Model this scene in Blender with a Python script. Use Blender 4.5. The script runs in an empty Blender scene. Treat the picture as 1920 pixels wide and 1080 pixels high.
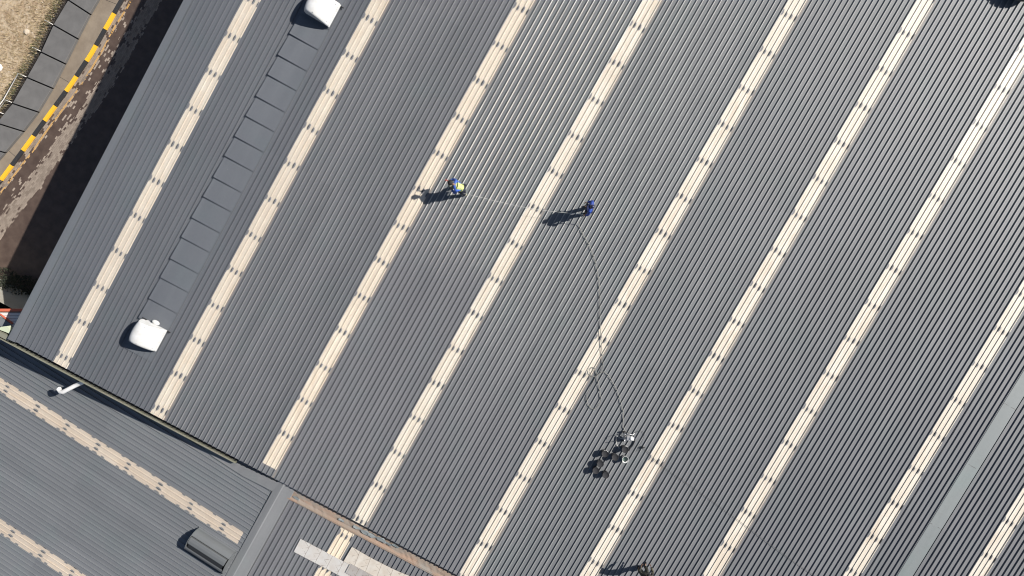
import bpy, bmesh, math, random
from mathutils import Vector, Matrix
random.seed(7)
R = math.radians
scn = bpy.context.scene
col = scn.collection

# ---------------------------------------------------------------- camera, sky, sun, exposure
CAMZ, F = 32.0, 1280.0
cam = bpy.data.cameras.new("camera")
cam.lens = 24.0; cam.sensor_width = 36.0; cam.clip_end = 2000.0
camo = bpy.data.objects.new("camera", cam); col.objects.link(camo)
camo.location = (0, 0, CAMZ)
scn.camera = camo

SUN_EL = R(40.0)
SUN_H = Vector((0.97, 0.24)).normalized()
world = bpy.data.worlds.new("World"); scn.world = world
world.use_nodes = True
wn = world.node_tree
sky = wn.nodes.new("ShaderNodeTexSky"); sky.sky_type = 'NISHITA'; sky.sun_disc = False
sky.sun_elevation = SUN_EL; sky.sun_rotation = math.atan2(SUN_H.x, SUN_H.y)
bg = wn.nodes["Background"]; bg.inputs[1].default_value = 0.05
wn.links.new(sky.outputs[0], bg.inputs[0])
sl = bpy.data.lights.new("sun", 'SUN'); sl.energy = 5.0; sl.angle = R(0.5); sl.color = (1.0, 0.955, 0.89)
slo = bpy.data.objects.new("sun", sl); col.objects.link(slo)
sd = Vector((-SUN_H.x*math.cos(SUN_EL), -SUN_H.y*math.cos(SUN_EL), -math.sin(SUN_EL)))
slo.rotation_euler = sd.to_track_quat('-Z', 'Y').to_euler(); slo.location = (20, 5, 40)
scn.view_settings.view_transform = 'Standard'; scn.view_settings.look = 'None'
scn.view_settings.exposure = 0.5; scn.view_settings.gamma = 1.0
scn.cycles.filter_width = 1.05

# ---------------------------------------------------------------- roof plane (slopes 3.3 degrees)
PA, PB = 0.0123354897, 0.056336565            # roof z = PA*x + PB*y
n_ = Vector((-PA, -PB, 1)).normalized()
d_ = Vector((math.cos(1.0581), math.sin(1.0581), 0))
VV = (d_ - n_*d_.dot(n_)).normalized()        # up the slope, along the ribs
UU = VV.cross(n_).normalized()                # across the ribs, to the right
ROOF = Matrix(((UU.x, VV.x, n_.x, 0), (UU.y, VV.y, n_.y, 0), (UU.z, VV.z, n_.z, 0), (0, 0, 0, 1)))
ROOFI = ROOF.inverted()
def ray(x, y): return Vector(((x-960)/F, -(y-540)/F, -1.0))
def on_plane(x, y, p0, n):
    r = ray(x, y); c = Vector((0, 0, CAMZ))
    return c + r*((p0-c).dot(n)/r.dot(n))
def rw(x, y, w=0.0): return on_plane(x, y, n_*w, n_)              # pixel of the plan -> world point on the roof
def rl(x, y, w=0.0): return ROOFI @ rw(x, y, w)                    # -> (u, v, w)
GZ = -7.0
def gp(x, y, z=0.0): return on_plane(x, y, Vector((0, 0, GZ+z)), Vector((0, 0, 1)))

# ---------------------------------------------------------------- materials
def mat(name, colr, rough=0.6, metal=0.0, spec=0.5):
    m = bpy.data.materials.new(name); m.use_nodes = True
    b = m.node_tree.nodes["Principled BSDF"]
    b.inputs["Base Color"].default_value = (*colr, 1)
    b.inputs["Roughness"].default_value = rough
    b.inputs["Metallic"].default_value = metal
    b.inputs["Specular IOR Level"].default_value = spec
    return m
class NT:
    def __init__(s, m): s.t = m.node_tree; s.n = s.t.nodes; s.b = s.n["Principled BSDF"]; s._o = None
    def link(s, a, b): s.t.links.new(a, b)
    def node(s, k, **kw):
        q = s.n.new(k)
        for a, v in kw.items(): setattr(q, a, v)
        return q
    def obj(s):
        if not s._o: s._o = s.node("ShaderNodeTexCoord").outputs["Object"]
        return s._o
    def setv(s, sock, v):
        if isinstance(v, (int, float)): sock.default_value = v
        elif isinstance(v, (tuple, list)): sock.default_value = v if len(v) == len(sock.default_value) else (*v, 1)
        else: s.link(v, sock)
    def math(s, op, a, b=0.0, c=0.0, clamp=False):
        q = s.node("ShaderNodeMath", operation=op, use_clamp=clamp)
        s.setv(q.inputs[0], a); s.setv(q.inputs[1], b); s.setv(q.inputs[2], c)
        return q.outputs[0]
    def scale(s, v, sc):
        q = s.node("ShaderNodeMapping"); s.link(v, q.inputs[0]); q.inputs["Scale"].default_value = sc
        return q.outputs[0]
    def noise(s, v, sc, det=4.0, rough=0.55, dist=0.0):
        q = s.node("ShaderNodeTexNoise"); s.link(v, q.inputs["Vector"])
        q.inputs["Scale"].default_value = sc; q.inputs["Detail"].default_value = det
        q.inputs["Roughness"].default_value = rough; q.inputs["Distortion"].default_value = dist
        return q.outputs["Fac"]
    def ramp(s, f, a, b, ca=(0, 0, 0), cb=(1, 1, 1)):
        q = s.node("ShaderNodeValToRGB"); s.link(f, q.inputs[0])
        e = q.color_ramp.elements; e[0].position = a; e[1].position = b
        e[0].color = (*ca, 1); e[1].color = (*cb, 1)
        return q.outputs[0]
    def mix(s, f, a, b, bt='MIX'):
        q = s.node("ShaderNodeMix", data_type='RGBA', blend_type=bt)
        s.setv(q.inputs[0], f); s.setv(q.inputs[6], a); s.setv(q.inputs[7], b)
        return q.outputs[2]
    def sep(s, v):
        q = s.node("ShaderNodeSeparateXYZ"); s.link(v, q.inputs[0]); return q.outputs
    def bump(s, h, st, dist=0.01):
        q = s.node("ShaderNodeBump"); s.link(h, q.inputs["Height"])
        q.inputs["Strength"].default_value = st; q.inputs["Distance"].default_value = dist
        s.link(q.outputs[0], s.b.inputs["Normal"])

PITCH = 0.2417
ROW = 1.8958
def roof_mat(name, base, dark, rough=0.5, along='y', edge=None, stain=None):
    """painted ribbed steel: faint long streaks, blotches, sheet to sheet tone"""
    m = mat(name, base, rough, 0.0, 0.62); k = NT(m); o = k.obj()
    sc = (1.0, 0.07, 1.0) if along == 'y' else (0.07, 1.0, 1.0)
    streak = k.noise(k.scale(o, sc), 2.2, 5, 0.6)
    blot = k.noise(o, 0.32, 5, 0.6, 0.6)
    fine = k.noise(o, 9.0, 4, 0.65)
    xyz = k.sep(o)
    ax = xyz[0] if along == 'y' else xyz[1]
    wn_ = k.node("ShaderNodeTexWhiteNoise", noise_dimensions='2D')
    cb = k.node("ShaderNodeCombineXYZ")
    k.link(k.math('FLOOR', k.math('DIVIDE', ax, PITCH*3)), cb.inputs[0])
    ay = xyz[1] if along == 'y' else xyz[0]
    k.link(k.math('FLOOR', k.math('DIVIDE', ay, 9.3)), cb.inputs[1])
    k.link(cb.outputs[0], wn_.inputs["Vector"])
    f = k.math('ADD', k.math('MULTIPLY', streak, 0.50), k.math('MULTIPLY', blot, 0.30))
    f = k.math('ADD', f, k.math('MULTIPLY', fine, 0.22))
    f = k.math('ADD', f, k.math('ADD', k.math('MULTIPLY', wn_.outputs[0], 0.15), 0.07))
    c = k.ramp(f, 0.42, 0.85, dark, base)
    tint = k.noise(o, 0.55, 3, 0.5, 0.3)
    c = k.mix(k.ramp(tint, 0.5, 0.75), c, (0.96, 1.015, 1.0), 'MULTIPLY')
    # pale scuffs and droppings
    sp = k.ramp(k.noise(o, 5.5, 2, 0.5), 0.80, 0.84)
    c = k.mix(k.math('MULTIPLY', sp, 0.35), c, (0.5, 0.5, 0.48))
    k.link(c, k.b.inputs["Base Color"])
    r = k.math('ADD', k.math('MULTIPLY', streak, 0.08), rough-0.03)
    if edge:                       # pale line along the right edge of each rib
        ua_, p_, st, va, vb = edge
        ra = k.math('DIVIDE', k.math('SUBTRACT', ax, ua_), p_)
        dx = k.math('MULTIPLY', k.math('SUBTRACT', ra, k.math('ROUND', ra)), p_)
        e_ = k.math('MULTIPLY', k.math('GREATER_THAN', dx, 0.004), k.math('LESS_THAN', dx, 0.025))
        mr = k.node("ShaderNodeMapRange"); k.link(k.math('ADD', xyz[1], k.math('MULTIPLY', k.noise(o, 0.7, 3), 3.5)), mr.inputs[0])
        mr.inputs[1].default_value = va; mr.inputs[2].default_value = vb
        br = k.ramp(k.noise(k.scale(o, (4.0, 0.25, 1.0)), 1.3, 4, 0.7), 0.22, 0.55)
        e_ = k.math('MULTIPLY', k.math('MULTIPLY', e_, mr.outputs[0]), k.math('MULTIPLY', br, st))
        c = k.mix(k.math('MULTIPLY', mr.outputs[0], 0.6*st), c, (0.93, 1.0, 0.96), 'MULTIPLY')
        c = k.mix(e_, c, (0.66, 0.65, 0.61))
    if stain is not None:          # brown run off beside the skylight sheet
        g = k.math('LESS_THAN', k.math('ADD', k.math('SUBTRACT', ax, stain), k.math('MULTIPLY', k.noise(k.scale(o, (1, .3, 1)), 2.0, 4, .7), 0.16)), 0.20)
        c = k.mix(k.math('MULTIPLY', g, 0.45), c, (0.27, 0.225, 0.185))
    k.link(c, k.b.inputs["Base Color"])
    k.link(r, k.b.inputs["Roughness"])
    k.bump(k.noise(o, 3.0, 3, 0.5), 0.25, 0.01)
    return m

M = {}
GA, GB = (0.166, 0.169, 0.180), (0.124, 0.127, 0.137)
M['roof'] = roof_mat('painted_grey_steel', GA, GB, 0.56)
M['roof_old'] = roof_mat('older_grey_steel', (0.113, 0.121, 0.137), (0.086, 0.094, 0.108), 0.56)
M['roof_low'] = roof_mat('weathered_grey_steel', (0.172, 0.181, 0.193), (0.118, 0.126, 0.137), 0.56, along='x')
M['flash'] = roof_mat('smooth_grey_flashing', (0.195, 0.200, 0.206), (0.145, 0.150, 0.158), 0.56)
M['flash_old'] = roof_mat('older_grey_flashing', (0.118, 0.127, 0.142), (0.090, 0.098, 0.112), 0.56)
M['flash_pale'] = roof_mat('pale_blue_grey_flashing', (0.205, 0.224, 0.228), (0.16, 0.18, 0.184), 0.56)
k = NT(M['flash_pale']); o_ = k.obj(); y_ = k.sep(o_)[1]
old = k.b.inputs["Base Color"].links[0].from_socket
ln_ = k.math('MULTIPLY', k.math('LESS_THAN', k.math('FRACT', k.math('DIVIDE', y_, 3.3)), 0.010), k.math('GREATER_THAN', k.noise(o_, 2.6, 3), 0.50))
sm_ = k.math('MULTIPLY', k.ramp(k.noise(o_, 2.0, 6, .75, .8), .55, .68), .35)
c = k.mix(sm_, old, (0.15, 0.155, 0.15)); c = k.mix(k.math('MULTIPLY', ln_, .8), c, (0.08, 0.08, 0.08))
k.link(c, k.b.inputs["Base Color"])
M['wall'] = mat('cream_wall_cladding', (0.42, 0.40, 0.35), 0.7)
M['cream'] = mat('cream_gutter', (0.21, 0.21, 0.165), 0.6)
M['white'] = mat('white_gelcoat', (0.60, 0.605, 0.61), 0.4)
M['pvc'] = mat('white_plastic_pipe', (0.82, 0.82, 0.82), 0.4)
M['black'] = mat('black_rubber', (0.018, 0.018, 0.02), 0.7)
M['dark'] = mat('dark_recess', (0.02, 0.02, 0.022), 0.8)
for key in ('wall', 'cream', 'white', 'pvc'):
    k = NT(M[key]); b0 = tuple(k.b.inputs["Base Color"].default_value)[:3]
    f = k.noise(k.obj(), 3.5, 5, 0.65)
    k.link(k.ramp(f, 0.3, 0.62, tuple(v*0.86*w for v, w in zip(b0, (1, .98, .93))), b0), k.b.inputs["Base Color"])

def skylight_mat(name, ustart, along='y', tone=(0.68, 0.63, 0.53), pink=(0.62, 0.50, 0.40), vphase=0.0, patch2=False, seed=0.0):
    """weathered fibreglass sheet with daubs of grey roof paint round the screws of each purlin row"""
    m = mat(name, tone, 0.5); k = NT(m); o = k.obj(); xyz = k.sep(o)
    a, b = (xyz[0], xyz[1]) if along == 'y' else (xyz[1], xyz[0])
    jit = k.noise(o, 7.0, 3, 0.6)
    j = k.math('MULTIPLY', k.math('SUBTRACT', jit, 0.5), 0.10)
    # distance to nearest rib
    ra = k.math('DIVIDE', k.math('SUBTRACT', a, ustart), PITCH)
    fr = k.math('SUBTRACT', ra, k.math('ROUND', ra))
    dx = k.math('MULTIPLY', fr, PITCH)
    # purlin rows
    rowl = ROW
    rb = k.math('DIVIDE', k.math('SUBTRACT', b, vphase), rowl)
    rbi = k.math('ROUND', rb)
    wn2 = k.node("ShaderNodeTexWhiteNoise", noise_dimensions='2D'); cb = k.node("ShaderNodeCombineXYZ")
    k.link(k.math('ADD', k.math('ROUND', ra), seed), cb.inputs[0]); k.link(rbi, cb.inputs[1]); k.link(cb.outputs[0], wn2.inputs["Vector"])
    dy = k.math('MULTIPLY', k.math('SUBTRACT', rb, rbi), rowl)
    dy = k.math('ADD', dy, k.math('MULTIPLY', k.math('SUBTRACT', wn2.outputs[0], 0.5), 0.07))
    dxn = k.math('ADD', k.math('ADD', dx, -0.006), k.math('MULTIPLY', j, 0.35))
    dxn = k.math('SUBTRACT', dxn, k.math('MULTIPLY', k.math('LESS_THAN', k.math('ABSOLUTE', ra), 0.5), 0.045))
    e1 = k.math('ADD', k.math('POWER', k.math('ABSOLUTE', k.math('DIVIDE', dxn, 0.058)), 2.0),
                k.math('POWER', k.math('ABSOLUTE', k.math('DIVIDE', k.math('ADD', dy, j), 0.14)), 2.0))
    e1 = k.math('ADD', e1, k.math('MULTIPLY', k.math('SUBTRACT', wn2.outputs[0], 0.5), 0.5))
    patch = k.math('LESS_THAN', e1, 1.0)
    # ragged edge of the grey paint on both long sides (saw tooth from row to row)
    ph = k.math('FRACT', rb)
    d1 = k.math('MULTIPLY', k.math('POWER', ph, 1.0), 0.035)
    edgeL = k.math('LESS_THAN', k.math('SUBTRACT', a, ustart), k.math('ADD', k.math('ADD', d1, 0.012), k.math('MULTIPLY', j, 0.30)))
    edgeR = k.math('GREATER_THAN', k.math('SUBTRACT', a, ustart), k.math('ADD', k.math('ADD', d1, PITCH*3+0.030), k.math('MULTIPLY', j, 0.3)))
    if along != 'y':
        ph2 = k.math('FRACT', k.math('DIVIDE', b, 0.92)); 
        near = k.math('LESS_THAN', k.math('ABSOLUTE', k.math('SUBTRACT', ph2, 0.5)), 0.10)
        nf = k.math('MULTIPLY', near, 0.075)
        edgeL = k.math('LESS_THAN', k.math('SUBTRACT', a, ustart), k.math('ADD', k.math('ADD', nf, 0.03), k.math('MULTIPLY', j, 0.5)))
        edgeR = k.math('GREATER_THAN', k.math('SUBTRACT', a, ustart), k.math('ADD', k.math('SUBTRACT', PITCH*3-0.02, nf), k.math('MULTIPLY', j, 0.5)))
    allp = k.math('MAXIMUM', patch, k.math('MAXIMUM', edgeL, edgeR))
    # base tone: sheets differ, dirt streaks run down the slope
    sc = (1.2, 0.10, 1.0) if along == 'y' else (0.10, 1.2, 1.0)
    st = k.noise(k.scale(o, sc), 4.0, 5, 0.6)
    bl = k.noise(o, 1.1, 5, 0.7, 0.5)
    wn3 = k.node("ShaderNodeTexWhiteNoise", noise_dimensions='2D'); cb3 = k.node("ShaderNodeCombineXYZ")
    k.link(k.math('FLOOR', k.math('DIVIDE', k.math('ADD', b, seed*1.7), ROW*3)), cb3.inputs[0]); cb3.inputs[1].default_value = seed
    k.link(cb3.outputs[0], wn3.inputs["Vector"])
    f = k.math('ADD', k.math('MULTIPLY', st, 0.5), k.math('MULTIPLY', bl, 0.45))
    f = k.math('ADD', f, k.math('MULTIPLY', wn3.outputs[0], 0.16))
    c = k.ramp(f, 0.40, 0.78, pink, tone)
    sn = k.noise(k.scale(o, (1.5, 0.35, 1.0) if along == 'y' else (0.35, 1.5, 1.0)), 1.6, 6, 0.72, 0.5)
    c = k.mix(k.math('MULTIPLY', k.ramp(sn, 0.45, 0.60), k.math('ADD', 0.04, k.math('MULTIPLY', wn3.outputs[0], 0.36))), c, (0.50, 0.385, 0.275))
    gr = k.math('MULTIPLY', k.math('LESS_THAN', k.math('ABSOLUTE', k.math('ADD', dy, k.math('MULTIPLY', j, 2.0))), 0.10), k.math('MULTIPLY', k.ramp(bl, .4, .6), 0.30))
    c = k.mix(gr, c, (0.42, 0.36, 0.29))
    fine = k.ramp(k.noise(o, 22, 3, 0.7), 0.35, 0.6, (0.88, 0.86, 0.82), (1, 1, 1))
    c = k.mix(1.0, c, fine, 'MULTIPLY')
    rim = k.math('MULTIPLY', k.math('LESS_THAN', e1, 2.2), 0.25)
    c = k.mix(rim, c, (0.40, 0.36, 0.31))
    c = k.mix(allp, c, (0.165, 0.168, 0.176))
    c = k.mix(k.math('MULTIPLY', k.math('LESS_THAN', e1, 0.34), k.math('LESS_THAN', dx, 0.012)), c, (0.05, 0.05, 0.053))  # dark core of each daub: the rib's shade painted in
    k.link(c, k.b.inputs["Base Color"])
    k.bump(bl, 0.2, 0.01)
    return m

# ---------------------------------------------------------------- object helpers
def new_obj(name, bm, m, parent=None, local=None, smooth=False):
    me = bpy.data.meshes.new(name); bm.to_mesh(me); bm.free()
    ms = m if isinstance(m, (list, tuple)) else [m]
    for q in ms: me.materials.append(q)
    if smooth:
        for p in me.polygons: p.use_smooth = True
    o = bpy.data.objects.new(name, me); col.objects.link(o)
    if parent: o.parent = parent
    if local is not None: o.matrix_local = local
    return o
def tag(o, label=None, cat=None, group=None, kind=None):
    if label: o["label"] = label
    if cat: o["category"] = cat
    if group: o["group"] = group
    if kind: o["kind"] = kind
    return o
def empty(name, M4, label, cat, group=None):
    o = bpy.data.objects.new(name, None); col.objects.link(o); o.matrix_world = M4
    o.empty_display_size = 0.2
    return tag(o, label, cat, group)
def box(bm, x0, x1, y0, y1, z0, z1, mi=0):
    vs = [bm.verts.new(p) for p in ((x0,y0,z0),(x1,y0,z0),(x1,y1,z0),(x0,y1,z0),(x0,y0,z1),(x1,y0,z1),(x1,y1,z1),(x0,y1,z1))]
    for f in ((0,3,2,1),(4,5,6,7),(0,1,5,4),(1,2,6,5),(2,3,7,6),(3,0,4,7)):
        q = bm.faces.new([vs[i] for i in f]); q.material_index = mi
    return vs
def quadbox(bm, pts, z0, z1, mi=0):
    n = len(pts)
    a = [bm.verts.new((p[0], p[1], z0 if len(p) < 3 else p[2]+z0)) for p in pts]
    b = [bm.verts.new((p[0], p[1], z1 if len(p) < 3 else p[2]+z1)) for p in pts]
    bm.faces.new(a[::-1]).material_index = mi; bm.faces.new(b).material_index = mi
    for i in range(n):
        bm.faces.new((a[i], a[(i+1) % n], b[(i+1) % n], b[i])).material_index = mi
    return bm
def tube(bm, pts, r, seg=8, cap=True, mi=0, r1=None):
    pts = [Vector(p) for p in pts]; rings = []
    up = Vector((0.13, 0.21, 1)).normalized()
    for i, p in enumerate(pts):
        t = (pts[min(i+1, len(pts)-1)] - pts[max(i-1, 0)]).normalized()
        a = t.cross(up)
        if a.length < 1e-3: a = t.cross(Vector((1, 0, 0)))
        a.normalize(); b = t.cross(a)
        rr = r if r1 is None else r + (r1-r)*i/(len(pts)-1)
        rings.append([bm.verts.new(p + (a*math.cos(2*math.pi*s/seg) + b*math.sin(2*math.pi*s/seg))*rr) for s in range(seg)])
    for i in range(len(rings)-1):
        for s in range(seg):
            f = bm.faces.new((rings[i][s], rings[i][(s+1) % seg], rings[i+1][(s+1) % seg], rings[i+1][s])); f.material_index = mi
            f.smooth = True
    if cap:
        bm.faces.new(rings[0]).material_index = mi; bm.faces.new(rings[-1][::-1]).material_index = mi
def lathe(bm, prof, seg=24, mi=0, c=(0, 0, 0), smooth=True):
    rings = []
    for r, z in prof:
        rings.append([bm.verts.new((c[0]+r*math.cos(2*math.pi*s/seg), c[1]+r*math.sin(2*math.pi*s/seg), c[2]+z)) for s in range(seg)])
    for i in range(len(rings)-1):
        for s in range(seg):
            f = bm.faces.new((rings[i][s], rings[i][(s+1) % seg], rings[i+1][(s+1) % seg], rings[i+1][s]))
            f.material_index = mi; f.smooth = smooth
    bm.faces.new(rings[0][::-1]).material_index = mi; bm.faces.new(rings[-1]).material_index = mi
def spline(pts, n=8):
    P = [Vector(p) for p in pts]; out = []
    for i in range(len(P)-1):
        a = P[max(i-1, 0)]; b = P[i]; c = P[i+1]; d = P[min(i+2, len(P)-1)]
        for k in range(n):
            t = k/n
            out.append(0.5*((2*b) + (c-a)*t + (2*a-5*b+4*c-d)*t*t + (3*b-a-3*c+d)*t*t*t))
    out.append(P[-1]); return out

def rib_profile(c, h):
    return [(c-.033, 0), (c-.021, 0), (c-.015, h), (c+.010, h), (c+.013, h*.93), (c+.018, 0), (c+.031, 0)]
def ribbed(pts2, v0, v1, along='y', thick=0.012):
    """sheet extruded from a list of (u, w); v0, v1 numbers or functions of u"""
    bm = bmesh.new()
    f0 = v0 if callable(v0) else (lambda u: v0)
    f1 = v1 if callable(v1) else (lambda u: v1)
    def P(u, v, w): return (u, v, w) if along == 'y' else (v, u, w)
    nseg = 1
    A = [bm.verts.new(P(u, f0(u), w)) for u, w in pts2]
    B = [bm.verts.new(P(u, f1(u), w)) for u, w in pts2]
    A2 = [bm.verts.new(P(u, f0(u), w-thick)) for u, w in pts2]
    for i in range(len(pts2)-1):
        q = (A[i], A[i+1], B[i+1], B[i]) if along == 'y' else (A[i], B[i], B[i+1], A[i+1])
        bm.faces.new(q)
        q = (A2[i], A2[i+1], A[i+1], A[i]) if along == 'y' else (A2[i], A[i], A[i+1], A2[i+1])
        bm.faces.new(q)
    return bm

# ---------------------------------------------------------------- strip positions on the main roof
EDGE = {1: (454, 0, 100, 669), 2: (692, 0, 282, 769), 3: (964, 0, 490, 869), 4: (1202, 0, 657, 975), 5: (1476, 0, 924, 960),
        6: (1717.5, 0, 1152, 960), 7: (1905, 91.5, 1383, 960), 8: (1905, 543, 1650, 960), 9: (1886, 960, 1841, 1033)}
IDX = {1: 0, 2: 21, 3: 45, 4: 66, 5: 90, 6: 111, 7: 132, 8: 156, 9: 177}
SU = {}
for s, (xa, ya, xb, yb) in EDGE.items():
    SU[s] = (rl(xa, ya).x + rl(xb, yb).x)/2 + 0.04
VPH = rl(642, 97.5).y                      # a purlin row
U_LEFT = rl(75, 520).x
e0 = rl(22, 637); e1 = rl(860, 1080)
def eave(u): return e0.y + (e1.y-e0.y)*(u-e0.x)/(e1.x-e0.x)
V_TOP = 24.0
U_RIGHT = SU[9] + PITCH*3 + 24*PITCH
H = 0.056

def_root = Matrix.Translation((0, 0, GZ))
factory = empty('factory_building', def_root, 'large factory under a grey ribbed metal roof crossed by nine long cream skylight strips', 'building')
RL = Matrix.Translation((0, 0, -GZ)) @ ROOF
def rpart(name, bm, m, label=None, smooth=False):
    o = new_obj(name, bm, m, factory, RL, smooth)
    if label: o["label"] = label
    return o

# bays of grey sheet between the strips
def bay(ua, ub, n, first_rib=False, last_rib=True, h=H, u_end=None):
    """pans and ribs from ua to ub; ribs at ua+k*(ub-ua)/n"""
    p = (ub-ua)/n; pts = [(ua+.031, 0)]
    if first_rib: pts = rib_profile(ua, h)
    for k in range(1, n+1):
        if k == n and not last_rib: break
        pts += rib_profile(ua+k*p, h)
    return pts
# left of strip 1: verge flashing then eight ribs
n1 = 8
uv0 = SU[1] - n1*PITCH
rpart('roof_sheet', ribbed(bay(uv0, SU[1], n1, first_rib=True), eave, V_TOP), M['roof_old'])
bm = ribbed([(U_LEFT, -0.30), (U_LEFT, 0.055), (U_LEFT+0.02, 0.062), (uv0-0.07, 0.040), (uv0-0.060, 0.0), (uv0-0.033, 0.0)], lambda u: eave(u)-0.03, V_TOP)
rpart('verge_flashing', bm, M['flash_old'])
# the bay with the flat saddle panels is ribbed like the others
EDG = {2: (.12, -40, -30), 3: (1.0, 0.0, 5.0), 4: (.70, -6.0, 3.0), 5: (.50, -40, -30), 6: (.30, -40, -30), 7: (.12, -40, -30)}
for s in range(1, 9):
    ua = SU[s]+3*PITCH; ub = SU[s+1]; n = IDX[s+1]-IDX[s]-3
    if s == 8:                                      # flat pale band inside this bay
        p = (ub-ua)/n
        L = [(ua+.031, 0)]
        for k in range(1, 7): L += rib_profile(ua+k*p, H)
        Rr = []
        for k in range(9, n+1): Rr += rib_profile(ua+k*p, H)
        rpart('roof_sheet', ribbed(L, eave, V_TOP), M['roof'])
        rpart('roof_sheet', ribbed(Rr, eave, V_TOP), M['roof'])
        c0 = ua+6*p+.031; c1 = ua+9*p-.033
        rpart('flat_cover_strip', ribbed([(c0, 0), (c0+.012, .034), (c0+.03, .040), (c1-.03, .036), (c1-.012, .032), (c1, 0)], eave, V_TOP), M['flash_pale'],
              'smooth pale blue grey cover strip lying between the dark ribs')
        continue
    ga, gb = ((0.116, 0.123, 0.137), (0.088, 0.095, 0.108)) if s == 1 else ((0.136, 0.141, 0.153), (0.102, 0.107, 0.117)) if s == 2 else (GA, GB)
    ed = EDG.get(s)
    rpart('roof_sheet', ribbed(bay(ua, ub, n), eave, V_TOP),
          roof_mat('painted_grey_steel', ga, gb, 0.56, edge=(ua, (ub-ua)/n)+ed if ed else None, stain=ua if s > 1 else None))
ua = SU[9]+3*PITCH
rpart('roof_sheet', ribbed(bay(ua, ua+24*PITCH, 24), eave, V_TOP), M['roof'])
TONES = {1: ((0.64, 0.595, 0.52), (0.53, 0.47, 0.40)), 2: ((0.66, 0.615, 0.53), (0.55, 0.485, 0.41)), 3: ((0.72, 0.66, 0.56), (0.60, 0.53, 0.44))}
for s in range(1, 10):
    u0 = SU[s]; hs = H*0.60 if s > 2 else H*0.55
    pts = [(u0+.031, 0.004)]
    for k in (1, 2):
        pts += [(u, w+0.004) for u, w in rib_profile(u0+k*PITCH, hs)]
    pts += [(u, w+0.004) for u, w in rib_profile(u0+3*PITCH, hs*1.3)]
    t, pk = TONES.get(s, ((0.70, 0.665, 0.59), (0.62, 0.565, 0.485)))
    m = skylight_mat('skylight_sheet', u0, 'y', t, pk, VPH, seed=s*3.1)
    ve = eave if s != 3 else (lambda u: eave(u)+0.42)
    rpart('skylight_strip', ribbed(pts, ve, V_TOP), m)
    if s == 3:
        rpart('roof_sheet', ribbed([(u0+.031, .001)] + rib_profile(u0+PITCH, H) + rib_profile(u0+2*PITCH, H) + rib_profile(u0+3*PITCH, H), eave, lambda u: eave(u)+0.42), M['roof'])

# saddle of flat overlapping panels between the two white fans
SEAM = [(591, -23.5, None), (566, 25, None), (544, 64), (523, 104), (504, 141), (482, 181), (463, 218), (444, 257), (424, 293), (402, 332), (384, 369), (362, 408), (342, 444), (321, 484), (302, 519), (280, 558), (260, 594)]
ul = sum(rl(x, y).x for x, y in [q[:2] for q in SEAM[2:]])/15
ur = sum(rl(x, y).x for x, y in ((597, 95), (577, 132), (556, 172), (475, 324), (415, 435), (354, 549), (315, 622)))/7
vs = [rl(q[0], q[1]).y for q in SEAM]
vs = [vs[2]+1.05*6, vs[2]+1.05*5, vs[2]+1.05*4, vs[2]+1.05*3, vs[2]+1.05*2, vs[2]+1.05] + vs[2:]
vs.append(vs[-1]-1.62)
for i in range(len(vs)-1):
    hi, lo = vs[i], vs[i+1]
    bm = bmesh.new()
    last = i == len(vs)-2
    w_lo, w_hi = 0.135, 0.055
    if last: w_lo, w_hi = 0.058, 0.040
    jl = random.uniform(-.012, .012)
    prof = [(ul-0.02+jl, 0.0, 0.0), (ul+jl, w_lo, w_hi), (ur, w_lo*.55, w_hi*.75), (ur+0.010, 0.006, 0.004)]
    A = [bm.verts.new((u, lo, wl)) for u, wl, wh in prof]; B = [bm.verts.new((u, hi+0.03, wh)) for u, wl, wh in prof]
    C = [bm.verts.new((u, lo+.01, max(wl-0.006, 0)-0.06)) for u, wl, wh in prof]
    for a in range(3):
        bm.faces.new((A[a], A[a+1], B[a+1], B[a])); bm.faces.new((C[a], C[a+1], A[a+1], A[a]))
    rpart('saddle_panel', bm, M['flash_old'])

# eave gutter with a pale lip, seen along the left half of the eave
gut_end = rl(440, 868).x
bm = bmesh.new()
gl = rl(-60, 590).x
def gstrip(bm, ua, ub, off0, off1, w0, w1, mi=0):
    a0 = eave(ua); b0 = eave(ub)
    quad = [(ua, a0+off0), (ub, b0+off0), (ub, b0+off1), (ua, a0+off1)]
    quadbox(bm, quad, w0, w1, mi)
gstrip(bm, gl, gut_end, -0.325, -0.280, -0.34, -0.16)
gstrip(bm, gl, gut_end, -0.235, -0.215, -0.33, -0.25)
gstrip(bm, gl, gut_end, -0.27, 0.16, -0.36, -0.33, 1)
rpart('gutter', bm, [M['cream'], M['dark']], 'narrow pale green gutter under the low edge of the main roof')
# walls under the roof
bm = bmesh.new()
lc = [ROOF @ Vector((U_LEFT+0.25, eave(U_LEFT)+0.3, -0.1)), ROOF @ Vector((U_RIGHT-0.2, eave(U_RIGHT)+0.3, -0.1)), ROOF @ Vector((U_RIGHT-0.2, V_TOP-0.2, -0.1)), ROOF @ Vector((U_LEFT+0.25, V_TOP-0.2, -0.1))]
g = [bm.verts.new((p.x, p.y, 0)) for p in lc]; t = [bm.verts.new((p.x, p.y, p.z-GZ-0.12)) for p in lc]
for i in range(4): bm.faces.new((g[i], g[(i+1) % 4], t[(i+1) % 4], t[i]))
bm.faces.new(t)
new_obj('wall', bm, M['wall'], factory)
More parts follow.
